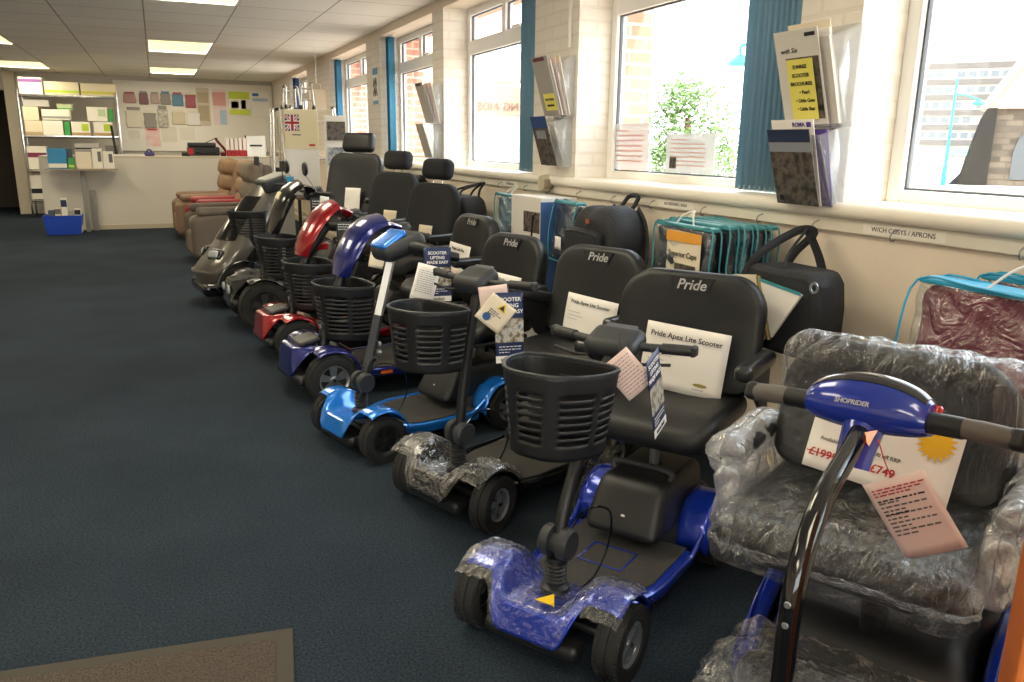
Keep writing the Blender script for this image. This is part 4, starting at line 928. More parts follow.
leaflet('navy lifting leaflet hanging below the bright blue scooter head', Vector((1.08, 3.28, .84)), 8, .12, .24, 0)
leaflet('dark leaflet seen nearly edge-on, hanging from the near blue scooter handlebar', Vector((1.20, 1.745, .74)), 72, .098, .24, -14, 4)
l = Vector((1.115, 1.76, .80))
t = card('hang_tag', 'white lined tag tied to the near blue scooter handlebar', 'tag', l, face_cam(l, 10), 8, .09, .12, pink_p, None, -42, .006)
lines(t, [(.045-.009*i, .95) for i in range(11)], .072, -.036, ink_soft, .0018, 'small_print', 7); tag_string(t, [(.02, 0, .06), (.055, .005, .10)])
l = Vector((1.00, 2.42, .845))
t = card('hang_tag', 'diamond-tilted cream tag with yellow warning triangle on the second scooter handlebar', 'tag', l, face_cam(l, -4), 0, .10, .105, cream_p, None, 38, .004)
MB().prism([(-.017, -.012), (.017, -.012), (0, .017)], 0, .001, M=Matrix.Rotation(pi/2, 4, 'X')).build('warning_triangle', MATS['yellow_sticker'], t, loc=(.008, -.002, .030), smooth=False)
MB().prism([(-.010, -.008), (.010, -.008), (0, .010)], 0, .001, M=Matrix.Rotation(pi/2, 4, 'X')).build('triangle_symbol', ink, t, loc=(.008, -.0032, .030), smooth=False)
MB().lathe([(0, 0), (.014, 0), (.014, .001), (0, .001)], (0, 0, 0), 'y', 18).build('blue_disc', mat('blue_ink', '1d4f86', .5), t, loc=(-.018, -.003, -.026))
lines(t, [(.004, .5), (-.003, .6), (-.010, .4)], .07, -.025, ink, .003, 'print', 6)
l = Vector((1.03, 2.50, .86))
card('hang_tag', 'pinkish folded paper tag behind the warning tag on the second scooter', 'tag', l, face_cam(l, 0), 0, .10, .13, pink_p, None, -8, .006)
l = Vector((.985, 3.15, .83))
t = card('hang_tag', 'white lined paper tag hanging beside the bright blue scooter tiller', 'tag', l, face_cam(l, 12), 0, .10, .155, white_p, None, 16, .012)
lines(t, [(.05-.009*i, .9) for i in range(11)], .08, -.04, ink_soft, .002, 'small_print', 8)
l = Vector((1.05, 4.22, .80)); card('hang_tag', 'small cream tag hanging from the navy scooter hood', 'tag', l, face_cam(l), 0, .08, .13, cream_p, None, 12, .006)
MB().rbox((-.40, -.09, .80), (.05, .03, .05), .012).build('red_lever', red_refl, navy); MB().rbox((-.30, -.12, .70), (.10, .03, .05), .012).build('red_lever', red_refl, red)
l = Vector((1.06, 5.08, .83)); t = card('hang_tag', 'dark tag with pale lettering hanging behind the red scooter hood', 'tag', l, face_cam(l), 0, .11, .16, mat('leaflet_black', '23262b', .5), None, 0); lines(t, [(.06, .9), (.045, .7), (.03, .8)], .09, -.045, ink_white, .005, 'print', 9)
l = Vector((1.10, 6.19, .88)); t = card('hang_tag', 'dark tag with pale lettering hanging from the black scooter handlebar', 'tag', l, face_cam(l), 0, .13, .22, MATS['leaflet_black'], None, 0); lines(t, [(.08, .9), (.06, .7), (.04, .8)], .10, -.05, ink_white, .006, 'print', 10)
l = Vector((1.12, 6.12, .90)); card('hang_tag', 'crumpled white tag beside the round mirror of the black scooter', 'tag', l, face_cam(l, 20), 0, .07, .2, white_p, None, 10, .02)
# film-wrapped basket on the foreground scooter deck
wb_ = thing('wrapped_basket', 'black scooter basket inside a clear plastic bag on the deck of the near right scooter', 'basket', Wp(shp, (-.36, -.01, .14)), shp.rotation_euler.z)
basket(wb_, (-.11, 0, 0), .33, .24, .20, rows=18)
rn = random.Random(21)
MB().rbox((.0, 0, .125), (.32, .44, .26), .06, fn=lambda p: crump(p, .014), k=5, mid=16).build('plastic_bag', MATS['plastic_film'], wb_, auto=180)
# ================================================================ BAGS ON THE HOOK RAIL
def zip_bag(label, y, xo, th, w_, zt, h, fill, trim, insert=None, group=None, strap=white_pl, yaw=0, handle=.06, text_s=None, band=None, hook_y=None, sag=.01):
    """soft bag hung on the wall; outer face looks -x; local: x right as seen (toward -Y world), y into wall"""
    t = thing('storage_bag', label, 'bag', (xo, y, zt-h), (0, 0, -pi/2+yaw), group); rn_ = random.Random(int(y*100)+int(xo*1000))
    ph = rn_.uniform(0, 6)
    def wob(p): x, y_, z = p; y_ = y_*(1-(.55 if th > .1 else .2)*sstep(z/h+.5)); return (x+.006*sin(z*30+ph), y_+sag*sin(x*22+ph)*sin(z*15+1)+.004*sin(z*70+x*30), z)
    MB().rbox((0, th/2, h*.49), (w_*.95, th*.84, h*.94), min(.03, th*.38), fn=wob, k=3, mid=8).build('contents', fill, t)
    MB().rbox((0, th/2, h*.5), (w_, th, h), min(.02, th*.45), fn=lambda p: wob(p), k=3, mid=14).build('clear_cover', pvc, t, auto=180)
    kt = .45 if th > .1 else .8
    for yy in (0, th):
        e = [(-w_/2, yy, 0), (-w_/2, yy, h*.5), (-w_/2, th/2+(yy-th/2)*kt, h), (-w_*.2, th/2+(yy-th/2)*kt-.004, h+.006), (w_*.2, th/2+(yy-th/2)*kt+.004, h-.004), (w_/2, th/2+(yy-th/2)*kt, h), (w_/2, yy, h*.5), (w_/2, yy, 0), (0, yy, -.004), (-w_/2, yy, 0)]
        MB().tube(smooth_path(e, 4), .0038, 6).build('piping', trim, t)
    MB().rbox((0, th/2, h), (w_, th*(.45 if th > .1 else .8), .016), .006).build('zip_top', trim, t)
    for s in ((-1, 1) if handle > .045 else ()): MB().tube(smooth_path([(s*w_*.16, th*.3, h), (s*w_*.09, th*.6, h+handle*.7), (0, th+.01 if xo+th+.01 < WX-.04 else th, h+handle), (-s*w_*.02, th*.8, h+handle*.6)], 5), .004, 6).build('handle_cord', strap, t)
    if insert:
        m_, iw, ih, ix, iz = insert; q = MB(); q.grid(lambda u, v: (ix+(u-.5)*iw, -.004+.004*sin(u*5), iz+(v-.5)*ih), 6, 4); q.build('insert_card', m_, t, solid=.001)
        if text_s: text(text_s, ih*.16, ink, t, (ix-.0, -.010, iz+ih*.05), bold=.01)
        if band: MB().box((ix, -.0095, iz+ih*.40), (iw, .001, ih*.2)).build('insert_band', band, t, smooth=False)
        if text_s: MB().box((ix+.02, -.0095, iz-ih*.28), (iw*.6, .001, ih*.3)).build('insert_picture', pic_dark, t, smooth=False)
    return t
aqua = mat('aqua_trim', '43929c', .4); dkfill = mat('dark_waterproof', '262a38', .6, noise=.3, nscale=14); maroon = mat('maroon_fabric', '7a3145', .8, noise=.15, nscale=20, bump=.6, bscale=18)
blackfab = mat('black_bag_fabric', '1d1f24', .7, bump=.3, bscale=80); navyfab = mat('navy_fabric', '2a3350', .7, noise=.2, nscale=30); pattern = photo_mat('patterned_fabric', ['23304a', '7f8ea6', '1f7f8a', '2c3147'], 30)
capes = 'clear cape bags with aqua edging on one hook'
zip_bag('cape bag reading Superior Cape with an orange band, front of its row', 2.76, 1.975, .05, .40, 1.075, .30, dkfill, aqua, (cream_p, .24, .21, .03, .175), capes, text_s='Superior Cape', band=mat('orange_band', 'e8a23c', .5))
for i, (dy, n_) in enumerate(((.0, 'second from the front'), (-.02, 'middle one'), (-.03, 'second from the wall'), (-.045, 'nearest the wall'))):
    zip_bag('aqua-edged clear cape bag, %s of the cape bags' % n_, 2.74+dy, 2.035+i*.055, .048, .42, 1.085, .30, [dkfill, pattern, navyfab, dkfill][i], aqua, None, capes, handle=.03)
zip_bag('aqua-edged clear bag with maroon contents, nearest bag on the rail', 1.31, 1.93, .20, .60, 1.035, .31, maroon, mat('bright_aqua', '2aa5cf', .4), None, None, handle=.09, sag=.012)
zip_bag('aqua-edged clear bag behind the maroon one, against the wall', 1.29, 2.15, .12, .55, 1.04, .30, maroon, MATS['bright_aqua'], None, None, handle=.05)
zip_bag('aqua-edged bag of patterned waterproofs beside the tall carton', 4.90, 2.08, .09, .34, 1.07, .26, pattern, aqua, None, None, handle=.05)
zip_bag('aqua-edged bag of navy fabric behind the patterned one', 4.78, 2.19, .08, .36, 1.06, .26, navyfab, aqua, None, None, handle=.03)
zip_bag('aqua-edged bag with dark contents and small white label, between carton and backpack', 3.97, 2.02, .13, .26, 1.085, .32, dkfill, aqua, (white_p, .08, .07, .0, .10), None, handle=.02)
# black tote with clear panel
bt = thing('tote_bag', 'large black bag with clear teal-edged panel hanging left of the wrapped scooter seat', 'bag', (1.98, 2.175, .685), (0, 0, -pi/2))
o = MB(); o.loft([[(x*k+dx, y, z) for (x, y) in ((-.20, 0), (-.1, -.02), (.1, -.02), (.20, 0), (.205, .09), (.16, .17), (-.16, .17), (-.205, .09))] for (z, k, dx) in ((0, .92, .0), (.08, 1.0, .0), (.18, 1.0, 0), (.26, .93, .0), (.30, .72, 0))]); o.build('body', blackfab, bt, bevel=.02)
MY = Matrix(((1, 0, 0, 0), (0, 0, 1, 0), (0, 1, 0, 0), (0, 0, 0, 1)))
MB().prism([(-.20, .02), (-.20, .25), (-.07, .268), (.02, .06), (-.04, .01)], -.042, -.034, M=MY).build('left_clear_panel', cream_p, bt, smooth=False)
MB().prism([(-.04, .255), (.165, .235), (.04, .06)], -.044, -.034, M=MY).build('right_clear_panel', white_p, bt, smooth=False)
MB().box((.062, -.045, .246), (.205, .003, .010), (0, .09, 0)).build('teal_edge', aqua, bt, smooth=False)
MB().tube(smooth_path([(.03, -.044, .05), (-.005, -.047, .15), (-.055, -.04, .265)], 5), .008, 6).build('zip', mat('bronze_zip', '8a7a4c', .4, metal=.5), bt)
for s in (-1, 1): MB().tube(smooth_path([(-.06+s*.11, -.005, .25), (-.08+s*.07, .04, .33), (-.12+s*.02, .20, .41), (-.12-s*.015, .25, .405), (-.08+s*.06, .20, .33), (-.04+s*.11, .15, .25)], 6), .012, 4, sq=(1.3, .45)).build('strap', blackfab, bt)
MB().lathe([(.012, 0), (.02, 0), (.02, .004), (.012, .004), (.012, 0)], (.185, -.012, .26), 'y', 16).build('eyelet', steel, bt)
# backpack
bp_ = thing('backpack', 'black backpack with small orange patch hanging above the second scooter seat', 'bag', (1.95, 3.50, .76), (0, 0, -pi/2+.05))
MB().rbox((0, .12, .17), (.46, .24, .34), .09, fn=lambda p: (p[0]*(1-.28*sstep((p[2]-.0)/.17)), p[1], p[2]+.01*sin(p[0]*20)), mid=5).build('body', blackfab, bp_)
MB().rbox((-.02, -.01, .13), (.32, .08, .20), .035).build('front_pocket', blackfab, bp_)
MB().tube(smooth_path([(-.17, -.052, .21), (-.02, -.056, .225), (.14, -.052, .21)], 5), .003, 6).build('zip', mat('zip_black', '3c3e44', .4), bp_)
MB().box((.0, -.012, .27), (.035, .004, .022)).build('orange_patch', mat('patch_orange', '8b4a2e', .6), bp_, smooth=False)
for s in (-1, 1): MB().tube(smooth_path([(s*.10, .22, .33), (s*.20, .20, .25), (s*.27, .16, .10), (s*.24, .14, .0)], 5), .02, 6, sq=(1, .4)).build('strap', blackfab, bp_)
MB().tube(smooth_path([(-.05, .22, .33), (-.04, .26, .385), (.04, .26, .385), (.05, .22, .33)], 5), .012, 6).build('haul_loop', blackfab, bp_)
# handbag far
hb_ = thing('handbag', 'dark handbag hanging on the rail beside the far captain seats', 'bag', (2.0, 5.70, .80), (0, 0, -pi/2))
MB().rbox((0, .1, .10), (.48, .2, .24), .05, fn=lambda p: (p[0]*(1-.3*sstep((p[2]+.0)/.12)), p[1], p[2])).build('body', blackfab, hb_)
for yy in (.03, .17): MB().tube(smooth_path([(-.10, yy, .19), (-.06, yy+.03, .26), (.0, .255, .31), (.05, yy+.03, .26), (.10, yy, .19)], 5), .009, 6).build('strap', blackfab, hb_)
MB().box((-.06, -.004, .10), (.13, .003, .09), (0, .1, 0)).build('label_window', cream_p, hb_, smooth=False)
# tall carton
tc_ = thing('tall_carton', 'tall carton with a walker picture, cream and blue sides, standing behind the bright blue scooter', 'box', (2.08, 4.30, 0), RAD(4))
MB().bb((-.12, -.18, 0), (.12, .18, 1.10)).build('carton', mat('carton_cream', 'd9d4cd', .6), tc_, smooth=False, bevel=.002)
MB().bb((-.121, -.1825, .02), (.121, -.180, 1.08)).build('blue_side', mat('carton_blue', '3c5f96', .5), tc_, smooth=False)
MB().bb((-.1225, -.17, .90), (-.1205, .02, 1.02)).build('walker_picture', pic_dark, tc_, smooth=False)
MB().tube([(-.124, -.08, .86), (-.124, -.10, 1.0), (-.124, -.13, 1.01)], .006, 6).build('printed_handle', ink, tc_)
MB().bb((-.12, -.18, 1.10), (-.02, .18, 1.104)).build('flap', white_p, tc_, smooth=False)
# ================================================================ BROCHURE HOLDERS ON THE PIERS
def holder(label, y, z, w_, h, dt, db, brochures, xw=WX, lean=0):
    t = thing('brochure_holder', label, 'brochure holder', (xw, y, z), (0, 0, -pi/2))
    b = MB(); b.add([(-w_/2, -.004, 0), (w_/2, -.004, 0), (w_/2, -.004, h*1.02), (-w_/2, -.004, h*1.02)], [(0, 1, 2, 3)]); b.build('back_plate', acrylic, t, solid=.003)
    f = MB(); hf = h*.86
    def fr(u, v): dip = .0 if abs(u-.5) > .24 else -.05*(1-((u-.5)/.24)**2)**.5; zz = v*(hf+dip); return ((u-.5)*w_, -(db+(dt-db)*zz/hf), zz)
    f.grid(fr, 20, 4); f.build('front_panel', acrylic, t, solid=.003)
    s_ = MB()
    for s in (-1, 1): s_.add([(s*w_/2, -.004, 0), (s*w_/2, -db, 0), (s*w_/2, -dt, hf), (s*w_/2, -.004, h)], [(0, 1, 2, 3)])
    s_.add([(-w_/2, -.004, 0), (w_/2, -.004, 0), (w_/2, -db, 0), (-w_/2, -db, 0)], [(0, 1, 2, 3)]); s_.build('side_panels', acrylic, t, solid=.003)
    return t
def brochure(label, y, z, w_, h, x_at, m, tiltx, group=None, cat='brochure', name='brochure', th=.004):
    t = thing(name, label, cat, (x_at, y, z), (RAD(tiltx), 0, -pi/2), group)
    MB().box((0, 0, h/2), (w_, th, h)).build('pages', m, t, smooth=False, bevel=.0008); return t
lean = math.degrees(math.atan2(.09, .30))
# near pair
holder('upper clear acrylic pocket of the brochure holder beside the nearest window', 2.345, 1.475, .25, .345, .15, .055, 0)
holder('lower clear acrylic pocket of the brochure holder beside the nearest window', 2.345, 1.185, .25, .30, .15, .055, 0)
for k in range(3): brochure(['brochure at the back of the near upper pocket', 'thick pale catalogue in the middle of the near upper pocket', 'brochure behind the yellow notice in the near upper pocket'][k], 2.335-.012*k, 1.485, .205, .30+.03*(2-k), WX-.040-.018*k, [cream_p, white_p, mat('pale_grey_paper', 'dcd7cd', .5)][k], lean)
b = brochure('grey Sunrise brochure with dark photo at the front of the near upper pocket', 2.35, 1.483, .215, .335, WX-.085-.008, MATS['pale_grey_paper'], lean)
rect(b, .02, .13, .16, .22, pic_dark, 'picture', -.0028); text('with Six', .026, ink, b, (-.04, -.0035, .265), shear=.3); rect(b, .07, .315, .05, .013, ink, 'brand_mark', -.0028)
y_ = brochure('yellow notice listing Sunrise scooter brochures, Pearl, Little Gem, Little Star', 2.34, 1.50, .13, .215, WX-.106, mat('yellow_paper', 'efe36e', .6), lean, None, 'notice', 'paper_notice', .001)
for i, s in enumerate(('SUNRISE', 'SCOOTER', 'BROCHURES:', '\u2022 Pearl', '\u2022 Little Gem', '\u2022 Little Star')): text(s, .0185, ink, y_, (0+(.01 if i > 2 else 0), -.0015, .188-.030*i), bold=.02)
b = brochure('white ROMA brochure at the back of the near lower pocket', 2.36, 1.19, .215, .318, WX-.075, white_p, lean-2)
text('ROMA', .022, mat('purple_ink', '5b3f96', .5), b, (.035, -.004, .30), bold=.02); rect(b, .085, .30, .022, .018, MATS['purple_ink'], 'brand_mark', -.0028)
b = brochure('purple-spined catalogue in the near lower pocket', 2.28, 1.19, .12, .28, WX-.055, MATS['purple_ink'], lean-4)
b = brochure('brochure with navy top and dark motorcycle-like photo in the near lower pocket', 2.35, 1.19, .215, .285, WX-.098, pic_dark, lean)
rect(b, 0, .262, .215, .045, mat('navy_paper', '25324f', .5), 'navy_band', -.0028); rect(b, 0, .22, .215, .035, mat('slate_paper', '8e9299', .5), 'grey_band', -.0028)
MB().lathe([(0, 0), (.012, 0), (.012, .001), (0, .001)], (-.075, -.004, .025), 'y', 14).build('round_mark', ink, b)
for k, s in enumerate(('second', 'far')):
    yc = (4.50, 6.92)[k]; zz = 1.27
    holder('upper clear acrylic pocket on the %s pier' % s, yc-.02, zz+.29, .25, .345, .13, .05, 0)
    holder('lower clear acrylic pocket on the %s pier' % s, yc-.0, zz, .25, .30, .13, .05, 0)
    b = brochure('grey brochure with %s in the upper pocket of the %s pier' % (('yellow notice', 'pale pages')[k], s), yc-.02, zz+.30, .21, .345, WX-.085, mat('mid_grey_paper', 'a9a39b', .5), lean)
    if k == 0: rect(b, .02, .08, .15, .10, MATS['yellow_paper'], 'yellow_notice', -.003); text('BROCHURES', .02, ink, b, (.02, -.0045, .095), bold=.02); rect(b, .02, .06, .09, .012, ink, 'print', -.0045)
    rect(b, -.01, .33, .15, .022, [mat('dark_red_ink', '6e2f3c', .6), mat('brown_ink', '4a3d33', .6)][k], 'top_band', -.003)
    for j in range(3): brochure('white catalogue number %s behind the front brochure in the upper %s pocket' % (('one', 'two', 'three')[j], s), yc-.03-.01*j, zz+.30, .20, .32+.01*j, WX-.068+.018*j, [white_p, pink_p, cream_p][j], lean-1.5*j)
    b = brochure('%s brochure in the lower pocket of the %s pier' % (('dark blue and grey', 'grey')[k], s), yc-.0, zz+.005, .215, .30, WX-.090, [pic_dark, MATS['mid_grey_paper']][k], lean)
    if k == 0: rect(b, 0, .265, .215, .07, mat('cobalt_paper', '24457e', .5), 'blue_band', -.003); rect(b, 0, .19, .13, .05, MATS['slate_paper'], 'grey_picture', -.003)
bell = thing('intercom_dome', 'round cream plastic dome on the sill edge under the second brochure holder', 'fitting', (WX-.03, 4.62, 1.16), 0)
MB().lathe([(0, -.06), (.05, -.055), (.055, -.01), (.04, .0), (0, .0)], (0, 0, 0), 'x', 20).build('dome', mat('aged_plastic', 'c3b69d', .5), bell); MB().rbox((-.03, -.05, .0), (.05, .05, .06), .012).build('housing', mat('brown_plastic', '8a7d6a', .5), bell)
ps = thing('pier_sign', 'narrow blue and white sign with zigzag pattern high on the pier between far windows', 'sign', (WX-.006, 8.98+.1, 1.80), (0, 0, -pi/2))
MB().box((0, 0, .2), (.24, .006, .40)).build('board', white_pl, ps, smooth=False); MB().box((0, -.004, .36), (.22, .003, .07)).build('blue_panel', mat('sign_blue', '4f8fc0', .5), ps, smooth=False); MB().box((0, -.004, .03), (.22, .003, .04)).build('blue_strip', MATS['sign_blue'], ps, smooth=False)
zz_ = MB()
for q in (.10, .2): zz_.tube([(-.08, -.005, q), (-.04, -.005, q+.09), (0, -.005, q), (.04, -.005, q+.09), (.08, -.005, q)], .008, 5)
zz_.build('zigzag', mat('zig_grey', '7a7468', .6), ps)
MB().tube([(WX-.012, 4.42, 1.96), (WX-.012, 4.42, CZ)], .012, 8).build('conduit', white_pl).location = (0, 0, 0)
tag(bpy.data.objects['conduit'], 'white vertical cable conduit above the second brochure holder', 'conduit')
def window_notice(label, y, z, w_, h): 
    t = thing('window_notice', label, 'notice', (WX+.238, y, z), (0, 0, -pi/2), 'paper notices stuck on the window'); MB().box((0, 0, h/2), (w_, .001, h)).build('sheet', clear_mat('thin_paper', (.75, .75, .75), fac=.0, milky=.6, edge=0), t, smooth=False)
    lines(t, [(h*.85-h*.11*i, (.4 if i == 0 else .9)) for i in range(7)], w_*.8, -w_*.4, mat('faded_red', 'd5a79d', .7), h*.035, 'print', int(y*10)); return t
window_notice('pale notice stuck to the window beside the brick reveal', 4.10, 1.262, .40, .26)
n_ = window_notice('pale notice with small dark picture, stuck low in the middle of the window', 3.52, 1.262, .42, .20); rect(n_, -.14, .05, .06, .06, pic_dark, 'picture', -.003)
# ================================================================ BACK OF THE SHOP
ctr = thing('counter', 'long white service counter in front of the back wall', 'counter', (0, 14.25, 0))
cp = mat('counter_panel', 'd6cfc1', .6, noise=.04, nscale=1.2)
MB().bb((-1.66, 0, 0), (1.9, .06, 1.11)).build('front_panel', cp, ctr, smooth=False); MB().bb((-1.66, 0, 1.11), (1.9, .75, 1.14)).build('worktop', mat('counter_top', 'c9bca2', .4), ctr, smooth=False, bevel=.004)
MB().bb((-1.0, -.018, 0), (1.9, 0, .07)).build('kickboard', mat('kick', 'c0b49c', .6), ctr, smooth=False); MB().bb((-1.66, .06, 0), (-1.60, .72, 1.11)).build('end_panel', cp, ctr, smooth=False)
lg = thing('leaflet_shelf', 'narrow shelf with a slanted grey leg in front of the counter', 'shelf', (-1.07, 14.0, 0))
MB().bb((-.48, -.16, .935), (.50, .18, .955)).build('shelf_board', mat('shelf_board', '9b8d78', .5), lg, smooth=False); MB().bb((-.03, -.03, 0), (.035, .01, .935)).build('leg', mat('grey_leg', '85837c', .5), lg, smooth=False); MB().bb((.06, .10, .0), (.14, .16, .62)).build('side_plate', MATS['grey_leg'], lg, smooth=False)
def simple_box(name, label, cat, c, s, m, band=None, group=None, rot=0, mark=None, bandz=.25):
    t = thing(name, label, cat, (c[0], c[1], c[2]), rot, group); MB().bb((-s[0]/2, -s[1]/2, 0), (s[0]/2, s[1]/2, s[2])).build('carton', m, t, smooth=False, bevel=.003)
    if band: MB().bb((-s[0]/2*.98, -s[1]/2-.002, s[2]*(bandz-.1)), (s[0]/2*.98, -s[1]/2, s[2]*(bandz+.1))).build('printed_band', band, t, smooth=False)
    if mark: MB().bb((s[0]*.05, -s[1]/2-.003, s[2]*.35), (s[0]*.42, -s[1]/2-.001, s[2]*.85)).build('printed_mark', mark, t, smooth=False)
    return t
lime = mat('lime_print', 'b5cf3a', .5); grn = mat('green_print', '3f9a4c', .5); cyanb = mat('cyan_print', '2f87b5', .5); prp = mat('purple_print', '7f4e8c', .5); kraft = mat('pale_carton', 'e0d3b4', .6); whc = mat('white_carton', 'ece6d6', .6); yel = mat('yellow_print', 'cfc94a', .5)
# shelving rack
rk = thing('shelving_rack', 'chrome wire shelving rack stacked with cartons beside the doorway', 'shelving', (-1.37, 16.7, 0))
for sx_ in (-1, 1):
    for sy_ in (0, .5): MB().tube([(sx_*.77, sy_, 0), (sx_*.77, sy_, 2.22)], .016, 8).build('post', chrome, rk)
for z in (2.14, 1.44, .84, .30):
    s_ = MB(); s_.tube([(-.77, 0, z), (.77, 0, z)], .012, 6); s_.tube([(-.77, .5, z), (.77, .5, z)], .012, 6); s_.tube([(-.77, 0, z-.035), (.77, 0, z-.035)], .005, 5)
    for i in range(25): x = -.77+1.54*i/24; s_.tube([(x, 0, z+.008), (x, .5, z+.008)], .003, 4, cap=False)
    s_.build('shelf', chrome, rk)
G = 'cartons on the shelving rack'
simple_box('carton', 'purple and white carton at the left end of the top shelf', 'box', (-1.93, 16.92, 2.155), (.36, .36, .28), whc, prp, G, bandz=.8)
simple_box('carton', 'long cream carton with lime stripe in the middle of the top shelf', 'box', (-1.45, 16.92, 2.155), (.54, .36, .22), kraft, lime, G)
simple_box('carton', 'long pale carton with yellow stripe at the right end of the top shelf', 'box', (-.87, 16.92, 2.155), (.56, .36, .21), kraft, yel, G)
simple_box('carton', 'grey paper packet on top of the left cartons of the second shelf', 'box', (-1.88, 16.9, 1.945), (.40, .3, .11), mat('grey_packet', 'b5b1a8', .6), None, G)
simple_box('carton', 'cream carton, upper one at the left end of the second shelf', 'box', (-1.98, 16.9, 1.705), (.24, .3, .235), kraft, None, G)
simple_box('carton', 'cream carton, lower one at the left end of the second shelf', 'box', (-1.96, 16.9, 1.455), (.27, .3, .245), kraft, mat('brown_print', 'b9a07a', .6), G, bandz=.12)
simple_box('carton', 'long cream carton with grey stripe, lying across two others on the second shelf', 'box', (-1.59, 16.9, 1.72), (.44, .3, .18), whc, mat('grey_print', '8d948c', .6), G)
simple_box('carton', 'small green carton standing above the middle of the second shelf', 'box', (-1.45, 16.95, 1.90), (.24, .2, .10), mat('pale_green_carton', 'c3cfa2', .6), grn, G)
simple_box('carton', 'white carton left of the green one on the second shelf', 'box', (-1.66, 16.9, 1.455), (.32, .3, .25), whc, None, G)
simple_box('carton', 'narrow green carton in the middle of the second shelf', 'box', (-1.44, 16.9, 1.455), (.09, .3, .235), grn, None, G)
simple_box('carton', 'white carton with lime patch right of the middle of the second shelf', 'box', (-1.22, 16.9, 1.455), (.30, .3, .24), whc, mat('tan_print', 'b99a6a', .6), G, mark=lime, bandz=.12)
simple_box('carton', 'white carton with green end on the upper right of the second shelf', 'box', (-.93, 16.9, 1.71), (.33, .3, .25), whc, None, G, mark=MATS['pale_green_carton'])
simple_box('carton', 'bright green upright carton at the right end of the second shelf', 'box', (-.715, 16.9, 1.71), (.08, .3, .22), grn, None, G)
simple_box('carton', 'white carton with lime patch at the right end of the second shelf', 'box', (-.86, 16.9, 1.455), (.30, .3, .245), whc, MATS['tan_print'], G, mark=lime, bandz=.12)
simple_box('carton', 'maroon and white carton on the third shelf', 'box', (-1.96, 16.9, .86), (.30, .3, .40), whc, mat('maroon_print', '7c2f45', .6), G, bandz=.62)
simple_box('carton', 'black and white packet on the third shelf behind the leaflets', 'box', (-1.15, 16.9, 1.20), (.40, .3, .12), mat('grey_packet', 'b5b1a8', .6), ink, G)
simple_box('carton', 'clear wrapped packet under the black and white packet on the third shelf', 'box', (-1.15, 16.9, .86), (.42, .3, .335), mat('film_packet', '9c9a94', .4), None, G)
simple_box('carton', 'dark folded packet at the right of the third shelf', 'box', (-.76, 16.9, .86), (.20, .3, .42), mat('dark_packet', '6a665e', .5), None, G)
simple_box('carton', 'white notice-fronted packet on the bottom shelf of the rack', 'box', (-2.02, 16.78, .33), (.20, .10, .42), whc, ink, G, bandz=.35)
# things on the leaflet shelf
simple_box('leaflet_pack', 'upright blue brochure pack on the leaflet shelf', 'brochure', (-1.38, 14.0, .957), (.25, .08, .30), cyanb, whc, 'items on the leaflet shelf', bandz=.15)
simple_box('leaflet_pack', 'small dark blue box behind the blue brochure pack', 'box', (-1.24, 14.1, .957), (.12, .08, .29), mat('slate_box', '4a5666', .6), None, 'items on the leaflet shelf')
simple_box('small_bottle', 'small green packet between blue brochures and white sheet', 'packet', (-1.195, 13.95, .957), (.08, .05, .16), grn, lime, 'items on the leaflet shelf')
simple_box('leaflet_pack', 'blank cream leaflet leaning on the leaflet shelf', 'brochure', (-1.03, 14.0, .957), (.21, .03, .25), cream_p, None, 'items on the leaflet shelf')
simple_box('leaflet_pack', 'white box with dark mark, left of the pair on the leaflet shelf', 'box', (-.84, 14.0, .957), (.13, .09, .30), whc, None, 'items on the leaflet shelf', mark=ink_soft)
simple_box('leaflet_pack', 'white box with dark mark, right of the pair on the leaflet shelf', 'box', (-.69, 14.0, .957), (.14, .09, .26), whc, None, 'items on the leaflet shelf', mark=ink_soft)
# blue crate with boxes
crt = thing('blue_crate', 'blue plastic crate on the carpet in front of the counter', 'crate', (-1.37, 13.75, 0))
o = MB(); o.loft([[(sx_*k*.255, sy_*k*.17, z) for sx_, sy_ in ((-1, -1), (1, -1), (1, 1), (-1, 1))] for z, k in ((0, .88), (.26, 1.0), (.285, 1.04), (.285, .96), (.26, .95), (.02, .84))]); o.build('shell', mat('crate_blue', '1c46b4', .35), crt, smooth=False, bevel=.006)
for i, (x, h, m, s) in enumerate(((-.15, .36, MATS['slate_box'], 'small dark box standing at the left of the blue crate'), (-.06, .40, kraft, 'cream box second from left in the blue crate'), (.03, .54, whc, 'tallest white and navy box in the blue crate'), (.12, .34, MATS['film_packet'], 'low grey box in the blue crate'), (.20, .38, whc, 'white box with dark stripe at the right of the blue crate'))):
    simple_box('small_box', s, 'box', (-1.37+x, 13.75, .025), (.08, .14, h-.03), m, [None, ink_soft, navyfab, None, ink][i], 'boxes in the blue crate', bandz=.85)
